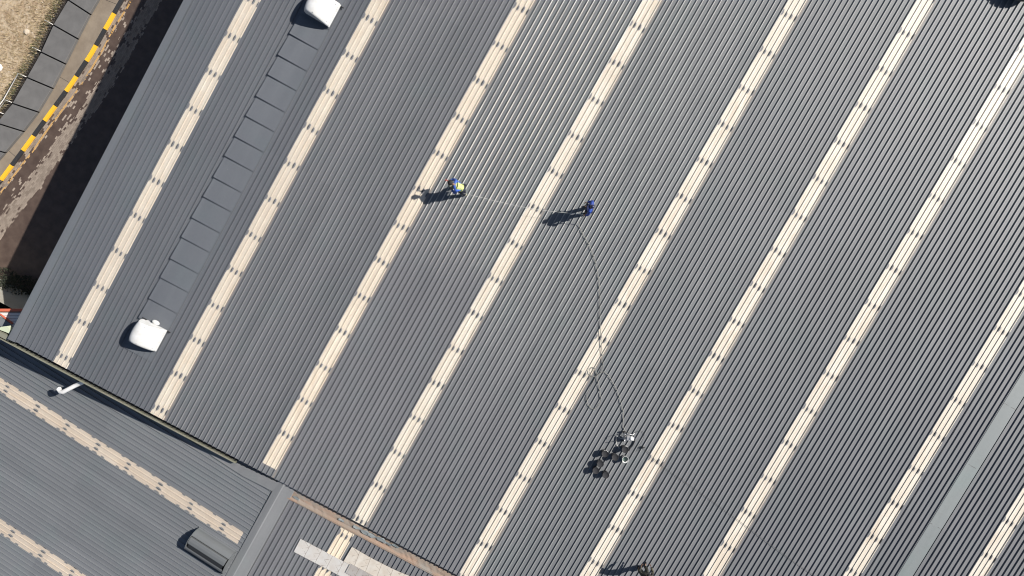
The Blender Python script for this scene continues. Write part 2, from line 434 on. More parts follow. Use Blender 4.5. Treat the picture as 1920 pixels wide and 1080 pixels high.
# downpipe elbow lying over the lower roof
# ---------------------------------------------------------------- lower building: roof A (ribs along u) and roof B (ribs along v)
low = empty('lower_building', def_root, 'lower grey roofed building joined below the gutter of the main factory roof', 'building')
WR = -0.16
cr = rl(487, 990, WR)                                   # a point of the ridge crease
SL = 0.105
AO = ROOF @ Vector((cr.x, cr.y, WR))
e1d = Vector((UU.x, UU.y, 0)).normalized()
ax = (e1d*1.0 + Vector((0, 0, SL))).normalized()        # local +x: along ribs toward the ridge
ay0 = Vector((VV.x, VV.y, 0.045)).normalized()
az = ax.cross(ay0).normalized(); ay = az.cross(ax).normalized()
AM = Matrix(((ax.x, ay.x, az.x, AO.x), (ax.y, ay.y, az.y, AO.y), (ax.z, ay.z, az.z, AO.z), (0, 0, 0, 1)))
AMI = AM.inverted()
def al(x, y, w=0.0): return AMI @ on_plane(x, y, AO + az*w, az)
AL = Matrix.Translation((0, 0, -GZ)) @ AM
def apart(name, bm, m, label=None, smooth=False):
    o = new_obj(name, bm, m, low, AL, smooth)
    if label: o["label"] = label
    return o
def bpart(name, bm, m, label=None):
    o = new_obj(name, bm, m, low, RL)
    if label: o["label"] = label
    return o
# strips of roof A
a1 = al(456, 1000); a1b = al(0, 733); a2 = al(0, 986)
y1 = (a1.y+a1b.y)/2 - 1.5*PITCH; y2 = a2.y - 1.5*PITCH
xr = al(517, 912).x; xr2 = al(424, 1076).x
XR = (xr+xr2)/2 - 0.02
XL = al(-420, 480).x
YT = al(0, 628).y
ytop = max(al(30, 640).y, al(500, 905).y) + 0.5
XLA = XL
def sect(ya, yb, n, first=False):
    p = (yb-ya)/n; pts = [(ya+.031, 0)] if not first else rib_profile(ya, 0.045)
    for k in range(1, n+1): pts += rib_profile(ya+k*p, 0.045)
    return pts
# going up in y: below strip 2, strip 2, between, strip 1, above
apart('roof_sheet', ribbed(sect(y2-60*PITCH, y2, 60, True), XLA, XR, 'x'), M['roof_low'])
nb = round((y1-(y2+3*PITCH))/PITCH)
apart('roof_sheet', ribbed(sect(y2+3*PITCH, y1, nb), XLA, XR, 'x'), M['roof_low'])
nt = int((ytop-(y1+3*PITCH))/PITCH)
nc = int((al(0, 630).y-(y1+3*PITCH))/PITCH)
apart('roof_sheet', ribbed(sect(y1+3*PITCH, y1+(3+nc)*PITCH, nc), XLA, XR, 'x'), M['roof_low'])
apart('roof_sheet', ribbed(sect(y1+(3+nc)*PITCH, y1+(3+nt)*PITCH, nt-nc), al(45, 648).x, XR, 'x'), M['roof_low'])
for yy, xe, sd_ in ((y1, al(456, 1000).x, 41.0), (y2, XR, 52.0)):
    pts = [(yy+.031, 0.004)]
    for k in (1, 2, 3): pts += [(u, w+0.004) for u, w in rib_profile(yy+k*PITCH, 0.024)]
    m = skylight_mat('skylight_sheet', yy, 'x', (0.60, 0.53, 0.45), (0.48, 0.41, 0.34), al(420, 982).x if yy == y1 else 0.3, seed=sd_)
    apart('skylight_strip', ribbed(pts, XLA, xe, 'x'), m)
    if xe < XR:
        pts = [(yy+.031, 0.0)]
        for k in (1, 2, 3): pts += rib_profile(yy+k*PITCH, 0.045)
        apart('roof_sheet', ribbed(pts, xe, XR, 'x'), M['roof_low'])
# ridge flashing (between A and B)
ub0 = rl(546, 937, -0.2).x; ub1 = rl(464, 1079, -0.2).x; UB = (ub0+ub1)/2
ucr = cr.x
WB = -0.20
bm = bmesh.new()
vb0, vb1 = -30.0, rl(530, 912, WR).y + 0.35
uA = rl((517+424)/2, (912+1076)/2, WR).x
prof = [(uA-0.02, WR-0.05), (uA, WR+0.045-0.03), (ucr-0.07, WR+0.075), (ucr, WR+0.085), (ucr+0.05, WR+0.055), (UB-0.30, WB+0.062), (UB-0.06, WB+0.050), (UB-0.033, WB)]
A = [bm.verts.new((u, vb0, w)) for u, w in prof]; B = [bm.verts.new((u, vb1, w)) for u, w in prof]
for i in range(len(prof)-1): bm.faces.new((A[i], A[i+1], B[i+1], B[i]))
bpart('ridge_flashing', bm, M['flash'], 'broad smooth ridge flashing where the two lower roof slopes meet')
# wedge of flashing along the eave over the head of roof A
bm = bmesh.new()
wp = [on_plane(x, y, AO+az*h_, az) for x, y, h_ in ((372, 832, .055), (440, 866, .06), (500, 895, .06), (524, 906, .09), (510, 921, .09), (455, 893, .058), (400, 857, .056))]
p = [ROOFI @ q for q in wp]
top = [bm.verts.new((q.x, q.y, q.z + random.uniform(-.004, .010))) for q in p]; bot = [bm.verts.new((q.x, q.y, q.z-0.25)) for q in p]
bm.faces.new(top[::-1])
for i in range(7): bm.faces.new((top[i], top[(i+1) % 7], bot[(i+1) % 7], bot[i]))
bmesh.ops.recalc_face_normals(bm, faces=bm.faces)
bpart('eave_flashing', bm, M['flash'], 'creased grey flashing wedge beside the gutter of the main roof')
# roof B, ribs in line with the main roof, seen at the bottom
sB = rl(648, 1000, WB).x - 1.5*PITCH
def bsect(ua, ub, n, first=False):
    p_ = (ub-ua)/n; pts = [(ua+.031, WB)] if not first else [(u, w+WB) for u, w in rib_profile(ua, H)]
    for k in range(1, n+1): pts += [(u, w+WB) for u, w in rib_profile(ua+k*p_, H)]
    return pts
def bt(u): return eave(u) - 0.62
nB = round((sB-UB)/PITCH)
bpart('roof_sheet', ribbed(bsect(UB, sB, nB, True), -30.0, bt), M['roof'])
bpart('roof_sheet', ribbed(bsect(sB+3*PITCH, sB+(3+70)*PITCH, 70), -30.0, bt), M['roof'])
pts = [(sB+.031, WB+0.004)]
for k in (1, 2, 3): pts += [(u, w+0.004+WB) for u, w in rib_profile(sB+k*PITCH, H*0.6)]
bpart('skylight_strip', ribbed(pts, -30.0, bt), skylight_mat('skylight_sheet', sB, 'y', (0.74, 0.66, 0.54), (0.66, 0.56, 0.44), rl(660, 1012, WB).y, seed=77.0))
# silted rusty box gutter between B and the main eave
m = mat('rusty_silted_gutter', (0.30, 0.20, 0.14), 0.85); k = NT(m); o_ = k.obj()
f = k.noise(k.scale(o_, (0.35, 1, 1)), 3.2, 6, 0.65, 0.6)
c = k.ramp(f, 0.36, 0.60, (0.285, 0.195, 0.145), (0.23, 0.20, 0.17))
f2 = k.noise(k.scale(o_, (0.5, 1, 1)), 1.3, 4, 0.6)
c = k.mix(k.ramp(f2, 0.56, 0.66), c, (0.23, 0.225, 0.21))
c = k.mix(k.math('MULTIPLY', k.noise(o_, 16, 4, 0.7), 0.5), c, (0.20, 0.14, 0.10))
k.link(c, k.b.inputs["Base Color"]); k.bump(f, 0.8, 0.03)
M['rust'] = m
bm = bmesh.new()
ug0 = rl(541, 925, WB).x; ug1 = U_RIGHT-1
N = 240; rowsv = []
offs = [0.25, -0.10, -0.22, -0.34, -0.46, -0.58]
random.seed(3)
wob = [random.uniform(-1, 1) for _ in range(N+1)]
for i in range(N+1):
    u = ug0 + (ug1-ug0)*i/N
    row = []
    for j, of in enumerate(offs):
        w = WB + (-0.02 if j else -0.06) + 0.012*math.sin(u*1.3+j) + 0.012*wob[(i*3+j*7) % N]
        if j == len(offs)-1: w = WB+0.035
        row.append(bm.verts.new((u, eave(u)+of, w)))
    rowsv.append(row)
for i in range(N):
    for j in range(len(offs)-1):
        bm.faces.new((rowsv[i][j], rowsv[i][j+1], rowsv[i+1][j+1], rowsv[i+1][j]))
bmesh.ops.recalc_face_normals(bm, faces=bm.faces)
bpart('box_gutter', bm, M['rust'], 'rusty box gutter half full of brown silt')
bm = bmesh.new()
gstrip(bm, ug0, ug1, -0.645, -0.585, WB-0.1, WB+0.055)
bpart('gutter_edge', bm, M['rust'])
# peeled bits of sheet and foil in the gutter
for (x, y, s) in ((556, 934, 0.16), (640, 975, .12), (668, 988, .16), (685, 998, .20), (697, 1004, .18), (716, 1012, .2), (728, 1019, .16), (742, 1023, .14)):
    bm = bmesh.new(); q = rl(x, y, WB+.03); n = 9
    pts_ = [bm.verts.new((q.x + s*(1.6*math.cos(2*math.pi*i/n))*random.uniform(.6, 1.1), q.y + s*.55*math.sin(2*math.pi*i/n)*random.uniform(.5, 1.2) , q.z+random.uniform(-.01, .05))) for i in range(n)]
    bm.faces.new(pts_)
    bpart('peeled_flashing', bm, M['flash_pale'])
# walls of the lower building
bm = bmesh.new()
lc = [AM @ Vector((XLA+0.2, y2-60*PITCH+.2, -0.1)), ROOF @ Vector((ug1-.2, -29.8, WB-.1)), ROOF @ Vector((ug1-.2, eave(ug1)+.25, WB-.4)), AM @ Vector((XLA+0.2, ytop-0.6, -0.1))]
g = [bm.verts.new((q.x, q.y, 0)) for q in lc]; t = [bm.verts.new((q.x, q.y, q.z-GZ-0.12)) for q in lc]
for i in range(4): bm.faces.new((g[i], g[(i+1) % 4], t[(i+1) % 4], t[i]))
new_obj('wall', bm, M['wall'], low)

# ---------------------------------------------------------------- downpipe (part of the main building's gutter)
bm = bmesh.new()
pw = [on_plane(*q) for q in ((168, 711, AO+az*.92, az), (140, 723.5, AO+az*.92, az), (119, 734.5, AO+az*.90, az), (114.5, 735.5, AO+az*.88, az), (110.5, 729.5, AO+az*.74, az))]
pw = [q - Vector((0, 0, GZ)) for q in pw]
tube(bm, pw, 0.105, 14)
new_obj('downpipe', bm, M['pvc'], factory)["label"] = 'short white plastic downpipe elbow sticking out below the gutter'

# ---------------------------------------------------------------- white fan hoods on the main roof
def hood_parts(root, mw, mcurb, capsule=True):
    bm = bmesh.new(); box(bm, -.50, .50, -.53, .53, 0.0, .20)
    bmesh.ops.bevel(bm, geom=bm.edges[:], offset=.015, segments=1, affect='EDGES')
    new_obj('curb', bm, mcurb, root)
    prof = [(.55, .17), (.56, .23), (.50, .30), (.36, .46), (.18, .62), (-.02, .76), (-.18, .83), (-.34, .84), (-.47, .80), (-.55, .70), (-.58, .55), (-.55, .36)]
    bm = bmesh.new(); ny = 14; rows_ = []
    for j in range(ny+1):
        t_ = -1 + 2*j/ny; row = []
        for i, (x, z) in enumerate(prof):
            e = 1 - 0.10*max(0, (z-.23)/.6)**1.4
            bul = -0.07*(1-t_*t_)*max(0, (-x+.1)/.65) 
            zz = z - 0.10*(z-.17)*abs(t_)**3
            row.append(bm.verts.new((x+bul, t_*.58*e, zz)))
        rows_.append(row)
    for j in range(ny):
        for i in range(len(prof)-1):
            f = bm.faces.new((rows_[j][i], rows_[j][i+1], rows_[j+1][i+1], rows_[j+1][i])); f.smooth = True
    for row in (rows_[0], rows_[-1]):
        bm.faces.new(row)
    bmesh.ops.recalc_face_normals(bm, faces=bm.faces)
    h = new_obj('hood', bm, mw, root)
    bm = bmesh.new(); box(bm, .50, .60, -.57, .57, .12, .165)
    new_obj('lip', bm, mw, root)
    for sx, sy in ((.46, .44), (.46, -.44), (-.1, .44), (-.1, -.44)):
        z0 = .36 if sx > 0 else .80
        bm = bmesh.new(); lathe(bm, [(.018, 0), (.018, .015), (.008, .02)], 8, c=(sx, sy, z0-.01)); new_obj('bolt', bm, M['metal'], h)
    if capsule:
        bm = bmesh.new()
        bmesh.ops.create_icosphere(bm, subdivisions=3, radius=1.0)
        for v in bm.verts: v.co = Vector((v.co.x*.19-.02, v.co.y*.11+.66, v.co.z*.11+.20))
        new_obj('motor_cover', bm, mw, root, smooth=True)
    for xa, xb in ((-.74, -.50), (.56, .74)):
        bm = bmesh.new(); box(bm, xa, xb, .50, .54, .03, .10); new_obj('bracket', bm, M['dark'], root)
M['metal'] = mat('bare_metal', (0.45, 0.45, 0.46), 0.35, 0.9)
def at_roof(x, y, w=0.0, rot=0.0):
    p_ = ROOFI @ rw(x, y, w); return ROOF @ Matrix.Translation((p_.x, p_.y, w)) @ Matrix.Rotation(rot, 4, 'Z')
f1 = empty('roof_fan', at_roof(285, 627, .05), 'white domed fan hood at the lower end of the flat panels, with small oval cover', 'roof fan', 'white fan hoods on the main roof')
hood_parts(f1, M['white'], M['white'])
f2 = empty('roof_fan', at_roof(608.5, 20, .06), 'white domed fan hood at the upper end of the flat panels, near the top edge', 'roof fan', 'white fan hoods on the main roof')
hood_parts(f2, M['white'], M['white'], False)
M['dark_hood'] = mat('dark_weathered_hood', (0.05, 0.055, 0.055), 0.5)
f3 = empty('roof_fan', at_roof(1908, -30, .04), 'dark round roof ventilator, only its edge and shadow showing at the top right corner', 'roof ventilator')
bm = bmesh.new(); lathe(bm, [(.48, 0), (.48, .25), (.40, .26)], 28)
new_obj('curb', bm, M['dark_hood'], f3)
bm = bmesh.new(); lathe(bm, [(.56, .40), (.88, .34), (.92, .38), (.86, .50), (.66, .68), (.38, .80), (.08, .84)], 36)
new_obj('hood', bm, M['dark_hood'], f3)
for k_ in range(6):
    bm = bmesh.new()
    a_ = k_*math.pi/3; tube(bm, [(.44*math.cos(a_), .44*math.sin(a_), .2), (.66*math.cos(a_), .66*math.sin(a_), .40)], .02, 6)
    new_obj('bracket', bm, M['metal'], f3)

# ---------------------------------------------------------------- grey barrel vent on the lower roof
q0 = al(398, 1034); VM = AM @ Matrix.Translation((q0.x, q0.y, 0))
vent = empty('barrel_vent', VM, 'long dark grey barrel shaped roof vent lying on the lower roof beside the ridge flashing', 'roof vent')
mg = roof_mat('grey_vent_paint', (0.135, 0.143, 0.148), (0.105, 0.112, 0.117), 0.45, along='x')
mdk = mat('dark_vent_gap', (0.020, 0.021, 0.023), 0.5)
def extr(bm, prof, x0, x1, cap=True):
    A = [bm.verts.new((x0, y, z)) for y, z in prof]; B = [bm.verts.new((x1, y, z)) for y, z in prof]
    for i in range(len(prof)-1): bm.faces.new((A[i], B[i], B[i+1], A[i+1]))
    if cap: bm.faces.new(A); bm.faces.new(B[::-1])
L_ = 1.16
def shell(name, prof, x0, x1, m_, smooth=False):
    bm = bmesh.new(); extr(bm, prof, x0, x1); bmesh.ops.recalc_face_normals(bm, faces=bm.faces)
    if smooth:
        for f in bm.faces: f.smooth = len(f.verts) == 4
    return new_obj(name, bm, m_, vent)
L_ = 1.12
shell('upper_shell', [(.70, -.02), (.70, .03), (.655, .08), (.63, .20), (.58, .31), (.50, .41), (.42, .475), (.40, .475), (.40, -.02)], -L_, L_-.04, mg)
shell('gap', [(.399, -.02), (.399, .36), (.346, .36), (.346, -.02)], -L_+.03, L_-.10, mdk)
shell('lower_shell', [(.345, -.02), (.345, .525), (.32, .54), (.20, .572), (.10, .575), (.04, .572), (.04, -.02)], -L_+.02, L_-.12, mg)
shell('dark_louvre', [(.038, .0), (.038, .555), (-.20, .485), (-.20, .0)], -L_+.09, L_-.16, mdk)
shell('lower_flange', [(-.202, .0), (-.202, .505), (-.25, .50), (-.34, .44), (-.50, .22), (-.58, .05), (-.58, .0)], -L_, L_-.10, mg)
for xx in (-L_-.022, L_-.055):
    shell('end_plate', [(.72, -.02), (.72, .04), (.67, .09), (.645, .21), (.595, .32), (.515, .425), (.36, .53), (.20, .587), (.04, .587), (-.25, .515), (-.35, .45), (-.51, .23), (-.60, .05), (-.60, -.02)], xx, xx+.018, mg)

# ---------------------------------------------------------------- white repair sheets laid on roof B
def sheet_mat(name, base, step, x0):
    m = mat(name, base, 0.6); k = NT(m); o_ = k.obj(); xyz = k.sep(o_)
    rr = k.math('DIVIDE', k.math('SUBTRACT', xyz[0], x0), step)
    d = k.math('ABSOLUTE', k.math('SUBTRACT', rr, k.math('ROUND', rr)))
    seam = k.math('LESS_THAN', d, 0.016)
    # branching cracks near each seam
    fx = k.math('FRACT', rr)
    y = xyz[1]
    s1 = k.math('ABSOLUTE', k.math('SUBTRACT', k.math('MULTIPLY', k.math('ABSOLUTE', k.math('SUBTRACT', k.math('ABSOLUTE', k.math('ADD', y, 0.0)), 0.17)), 1.6), k.math('MULTIPLY', k.math('SUBTRACT', 1.0, fx), step)))
    n_l = k.noise(o_, 4.0, 2)
    s1 = k.math('ADD', s1, k.math('MULTIPLY', k.math('SUBTRACT', n_l, .5), .10))
    cr_ = k.math('MULTIPLY', k.math('LESS_THAN', k.math('ABSOLUTE', s1), 0.013), k.math('GREATER_THAN', fx, 0.50))
    f = k.noise(o_, 2.4, 5, 0.6); 
    c = k.ramp(f, 0.35, 0.65, tuple(v*w for v, w in zip(base, (.90, .86, .82))), base)
    c = k.mix(k.math('MULTIPLY', seam, 0.75), c, (0.16, 0.12, 0.09))
    c = k.mix(k.math('MULTIPLY', cr_, 0.6), c, (0.16, 0.12, 0.09))
    k.link(c, k.b.inputs["Base Color"]); k.bump(f, .3, .02)
    return m
def laid_sheet(pts_px, wid, w, m, label, name='repair_sheet', step=0.55):
    P = [rl(x, y, WB+w) for x, y in pts_px]
    o_root = ROOF @ Matrix.Translation(P[0])
    dirv = (P[-1]-P[0]); ang = math.atan2(dirv.y, dirv.x)
    Ml = Matrix.Translation(P[0]) @ Matrix.Rotation(ang, 4, 'Z')
    Q = [Ml.inverted() @ p_ for p_ in P]
    bm = bmesh.new(); S = spline([(q.x, q.y, 0) for q in Q], 10); rows_ = []
    for i, q in enumerate(S):
        t_ = (S[min(i+1, len(S)-1)]-S[max(i-1, 0)]).normalized(); nn = Vector((-t_.y, t_.x, 0))
        z = random.uniform(-.004, .006)
        rows_.append([bm.verts.new(q + nn*wid*s_ + Vector((0, 0, z + (0 if zz else -.012)))) for s_, zz in ((-.5, 1), (0, 1), (.5, 1), (.5, 0), (-.5, 0))])
    for i in range(len(S)-1):
        for a in range(5): bm.faces.new((rows_[i][a], rows_[i+1][a], rows_[i+1][(a+1) % 5], rows_[i][(a+1) % 5]))
    bm.faces.new(rows_[0]); bm.faces.new(rows_[-1][::-1])
    bmesh.ops.recalc_face_normals(bm, faces=bm.faces)
    o = new_obj(name, bm, m); o.matrix_world = ROOF @ Ml
    tag(o, label, 'roofing sheet', 'repair sheets laid on the lower roof'); return o
laid_sheet([(557, 1022.5), (640, 1066), (720, 1108), (800, 1150)], 0.72, .066, sheet_mat('white_membrane', (0.50, 0.49, 0.475), .60, .56),
           'white jointed repair sheet lying over dark ribs, its square end nearest the ridge flashing')
laid_sheet([(652, 1039), (698, 1065), (758, 1093), (828, 1115), (898, 1133)], 0.82, .090, sheet_mat('cream_membrane', (0.52, 0.485, 0.435), .60, .50),
           'cream jointed repair sheet starting on the skylight strip below the rusty gutter')
laid_sheet([(652, 1065), (680, 1080), (720, 1101)], 0.52, .108, sheet_mat('grey_membrane', (0.34, 0.325, 0.315), .55, .5),
           'small greyish repair sheet lying on top of the paler sheets at the bottom edge')

# ---------------------------------------------------------------- ground, road, path, kerb
m = mat('dry_dirt', (0.42, 0.33, 0.23), 0.95); k = NT(m); o_ = k.obj()
f = k.noise(o_, 0.9, 7, 0.65, 0.4); f2 = k.noise(o_, 5.0, 6, 0.7); f3 = k.noise(o_, 0.35, 4, 0.6)
c = k.ramp(f, 0.36, 0.66, (0.30, 0.215, 0.135), (0.48, 0.385, 0.27))
c = k.mix(k.math('MULTIPLY', k.ramp(f2, 0.45, 0.62), 0.6), c, (0.50, 0.42, 0.31))
c = k.mix(k.math('MULTIPLY', k.ramp(k.noise(o_, 2.2, 6, 0.75, 1.0), 0.52, 0.62), 0.5), c, (0.20, 0.155, 0.085))
k.link(c, k.b.inputs["Base Color"]); k.bump(f2, 0.8, 0.05); M['dirt'] = m
bm = bmesh.new(); N = 40
quad_ = [(-400, -400), (400, -400), (400, 400), (-400, 400)]
bm.faces.new([bm.verts.new((x, y, GZ)) for x, y in quad_])
tag(new_obj('ground', bm, M['dirt']), kind='structure')

KP = [(207, 41), (173, 101), (135.6, 158), (95.6, 213), (55, 269), (14, 324)]
KW = [gp(x, y) for x, y in KP]
up_ = [KW[0] + (KW[0]-KW[1])*i for i in range(1, 14)][::-1]
dn_ = [KW[-1] + (KW[-1]-KW[-2])*i for i in range(1, 14)]
KW = up_ + KW + dn_
def offs_line(pts, d):
    out = []
    for i, p_ in enumerate(pts):
        t_ = (pts[min(i+1, len(pts)-1)] - pts[max(i-1, 0)]).normalized()
        out.append(p_ + Vector((-t_.y, t_.x, 0))*d)       # +d : toward the building (pts run downwards in the picture)
    return out
KS = [v for v in spline(KW, 4)]
if (offs_line(KS, 1.0)[60]-KS[60]).x < 0: SG = -1
else: SG = 1
# road as a ribbon along the kerb with a (distance, length) UV
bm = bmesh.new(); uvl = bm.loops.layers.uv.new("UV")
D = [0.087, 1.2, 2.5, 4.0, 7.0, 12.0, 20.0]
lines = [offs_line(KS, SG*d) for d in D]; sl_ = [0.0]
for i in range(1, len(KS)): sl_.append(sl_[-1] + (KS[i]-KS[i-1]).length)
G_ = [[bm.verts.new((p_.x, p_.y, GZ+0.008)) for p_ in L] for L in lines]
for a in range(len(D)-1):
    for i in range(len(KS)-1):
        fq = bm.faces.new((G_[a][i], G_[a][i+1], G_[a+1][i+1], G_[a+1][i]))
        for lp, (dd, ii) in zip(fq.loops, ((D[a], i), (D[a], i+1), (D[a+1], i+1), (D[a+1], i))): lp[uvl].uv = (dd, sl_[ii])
m = mat('brick_pavers', (0.3, 0.25, 0.2), 0.8); k = NT(m)
uvn = k.node("ShaderNodeUVMap"); uvn.uv_map = "UV"; uvv = uvn.outputs[0]; xyz = k.sep(uvv)
def cell(v, s_): return k.math('MULTIPLY', k.math('FLOOR', k.math('DIVIDE', v, s_)), s_)
row_ = k.math('FLOOR', k.math('DIVIDE', xyz[0], 0.10))
sh = k.math('MULTIPLY', k.math('FRACT', k.math('MULTIPLY', row_, 0.5)), 0.20)
ys = k.math('ADD', xyz[1], sh)
cb = k.node("ShaderNodeCombineXYZ"); k.link(cell(xyz[0], 0.10), cb.inputs[0]); k.link(cell(ys, 0.20), cb.inputs[1])
wn_ = k.node("ShaderNodeTexWhiteNoise", noise_dimensions='2D'); k.link(cb.outputs[0], wn_.inputs["Vector"])
big = k.noise(cb.outputs[0], 0.75, 3, 0.6, 0.3)
# tone band from the kerb: wet, then dry, then building shade painted dark
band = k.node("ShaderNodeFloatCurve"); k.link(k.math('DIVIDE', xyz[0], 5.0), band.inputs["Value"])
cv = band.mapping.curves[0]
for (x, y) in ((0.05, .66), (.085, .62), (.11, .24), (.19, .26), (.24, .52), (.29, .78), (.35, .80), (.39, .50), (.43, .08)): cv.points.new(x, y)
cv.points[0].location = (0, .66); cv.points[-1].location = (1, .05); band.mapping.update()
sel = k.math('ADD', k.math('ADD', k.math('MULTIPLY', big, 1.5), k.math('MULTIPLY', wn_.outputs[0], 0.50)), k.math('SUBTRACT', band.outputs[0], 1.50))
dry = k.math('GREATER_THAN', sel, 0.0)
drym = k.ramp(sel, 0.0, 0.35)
fx = k.math('FRACT', k.math('DIVIDE', xyz[0], 0.10)); fy = k.math('FRACT', k.math('DIVIDE', ys, 0.20))
mort = k.math('MAXIMUM', k.math('LESS_THAN', fx, 0.18), k.math('LESS_THAN', fy, 0.10))
bc = k.ramp(wn_.outputs[0], 0.0, 1.0, (0.17, 0.135, 0.108), (0.34, 0.28, 0.23))
bc = k.mix(k.math('MULTIPLY', drym, 0.5), bc, (0.19, 0.155, 0.125))
bc = k.mix(k.math('MULTIPLY', mort, k.math('SUBTRACT', 0.75, k.math('MULTIPLY', drym, 0.5))), bc, (0.12, 0.09, 0.075))
wet_shade_c = k.ramp(k.noise(uvv, 2.0, 4), 0.35, 0.65, (0.060, 0.040, 0.032), (0.090, 0.063, 0.050))  # wet paver colour, also used for the painted building shade
c = k.mix(dry, wet_shade_c, bc)
ln = k.math('MULTIPLY', k.math('LESS_THAN', k.math('ABSOLUTE', k.math('SUBTRACT', xyz[0], k.math('ADD', 0.40, k.math('MULTIPLY', k.math('SUBTRACT', k.noise(uvv, 0.3, 2), .5), .22)))), 0.05),
            k.math('GREATER_THAN', k.math('ADD', k.math('MULTIPLY', wn_.outputs[0], .35), k.noise(uvv, 1.3, 4, 0.7)), 0.58))
c = k.mix(k.math('MULTIPLY', ln, k.math('SUBTRACT', .9, k.math('MULTIPLY', mort, .5))), c, (0.50, 0.29, 0.09))
k.link(c, k.b.inputs["Base Color"])
k.link(k.math('ADD', 0.55, k.math('MULTIPLY', dry, 0.35)), k.b.inputs["Roughness"])
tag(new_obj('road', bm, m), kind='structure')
# footpath
SR = [(250, -138), (215, -69), (191, -21), (167, 26), (144, 72), (120.6, 119), (96.7, 165), (70, 210), (42, 246), (8, 285), (-26, 324), (-62, 363), (-100, 402), (-140, 440)]
m = mat('concrete_path', (0.30, 0.25, 0.20), 0.9); k = NT(m); o_ = k.obj()
f = k.noise(o_, 0.8, 6, 0.65, 0.4); f2 = k.noise(o_, 7, 5, 0.7)
c = k.ramp(f, 0.35, 0.65, (0.175, 0.138, 0.102), (0.250, 0.205, 0.155))
c = k.mix(k.math('MULTIPLY', f2, 0.35), c, (0.24, 0.20, 0.16))
k.link(c, k.b.inputs["Base Color"]); k.bump(f2, .5, .02)
bm = bmesh.new()
A = offs_line(KS, -SG*0.084)
inner = [gp(x, y) for x, y in SR]; inner = spline(inner, 6)
lo = 10; hi = len(A)-26
# ribbon: for every kerb point the nearest point of the slab line
def near(p_, L): return min(L, key=lambda q: (q-p_).length)
PA_ = [a for a in A if inner[0].y+1 > a.y > inner[-1].y-3]
va = [bm.verts.new((p_.x, p_.y, GZ+.115)) for p_ in PA_]; vb = []
last = None
for p_ in PA_:
    q = near(p_, inner); q = q + (q-p_).normalized()*0.5
    vb.append(bm.verts.new((q.x, q.y, GZ+.115)))
for i in range(len(va)-1): bm.faces.new((va[i], va[i+1], vb[i+1], vb[i]))
vc = [bm.verts.new((v.co.x, v.co.y, GZ-.05)) for v in vb]
for i in range(len(va)-1): bm.faces.new((vb[i], vb[i+1], vc[i+1], vc[i]))
bmesh.ops.recalc_face_normals(bm, faces=bm.faces)
for f in bm.faces:
    if abs(f.normal.z) > .9 and f.normal.z < 0: f.normal_flip()
tag(new_obj('footpath', bm, m), kind='structure')
# joints across the path
bm = bmesh.new()
for i in range(2, len(PA_)-2, 10):
    p_ = PA_[i]; q = near(p_, inner); dd = (q-p_).normalized(); s_ = Vector((-dd.y, dd.x, 0))*.009
    quadbox(bm, [(p_+dd*.03-s_)[:2], (q-s_)[:2], (q+s_)[:2], (p_+dd*.03+s_)[:2]], GZ+.116, GZ+.120)
tag(new_obj('path_joints', bm, M['slab'] if 'slab' in M else M['dark']), kind='structure')
# kerb with yellow and black painted stones
def worn(name, base, wornc, lo_=.60, hi_=.72):
    m = mat(name, base, .6); k = NT(m); o_ = k.obj()
    f = k.noise(o_, 5, 6, .7); k.link(k.ramp(f, lo_, hi_, base, wornc), k.b.inputs["Base Color"]); return m
MY = worn('yellow_kerb_paint', (0.78, 0.44, 0.025), (0.45, 0.30, 0.12)); MB = worn('black_kerb_paint', (0.028, 0.028, 0.03), (0.15, 0.13, 0.11))
bm = bmesh.new()
for i in range(1, len(KW)-1):
    mids = [(KW[i]*3+KW[i-1])/4, KW[i], (KW[i]*3+KW[i+1])/4]
    nxt = [(KW[i]*3+KW[i+1])/4, (KW[i]+KW[i+1])/2, (KW[i]+KW[i+1]*3)/4]
    for L, mi in ((mids, 0), (nxt, 1)):
        Lo = offs_line(L, .092); Li = offs_line(L, -.092)
        g_ = (L[2]-L[0]).normalized()*.006
        for a in (0, 1):
            ga = g_ if a == 0 else Vector((0, 0, 0)); gb = g_ if a == 1 else Vector((0, 0, 0))
            quadbox(bm, [(Lo[a]+ga)[:2], (Li[a]+ga)[:2], (Li[a+1]-gb)[:2], (Lo[a+1]-gb)[:2]], GZ-.05, GZ+.14, mi)
bmesh.ops.recalc_face_normals(bm, faces=bm.faces)
tag(new_obj('kerb', bm, [MY, MB]), kind='structure')

# ---------------------------------------------------------------- concrete slabs beside the path
SLB = [((196, -129), (240, -106)), ((172, -80), (215, -55)), ((148, -38), (191, -14)), ((127.5, 0), (167.5, 26)), ((100, 47), (144, 72)), ((77, 98), (120.6, 119)), ((50.6, 145.5), (96.7, 165)), ((23.3, 194), (70, 209.7)), ((-6, 231), (42, 246)), ((-42, 272), (8, 286)), ((-78, 312), (-26, 325))]
m = mat('grey_concrete_slab', (0.17, 0.17, 0.17), 0.8); k = NT(m); o_ = k.obj()
f = k.noise(o_, 1.3, 6, 0.65, 0.5); f2 = k.noise(o_, 12, 4, 0.7)
oi = k.node("ShaderNodeObjectInfo")
c = k.ramp(f, 0.3, 0.7, (0.100, 0.097, 0.096), (0.155, 0.151, 0.148))
c = k.mix(k.math('MULTIPLY', f2, 0.3), c, (0.15, 0.145, 0.14))
c = k.mix(k.math('MULTIPLY', oi.outputs["Random"], 0.25), c, (0.09, 0.09, 0.094))
k.link(c, k.b.inputs["Base Color"]); k.bump(f2, .3, .01); M['slab'] = m
where = ['at the very top edge of the photo', 'second from the top edge', 'third from the top edge, where the first fence post stands', 'fourth from the top edge, above the second fence post', 'where the white fence rail begins', 'beside the middle of the white fence rail', 'by the lower end of the white fence rail, cut by the left edge', 'lowest of the row at the left edge']
vis = 0
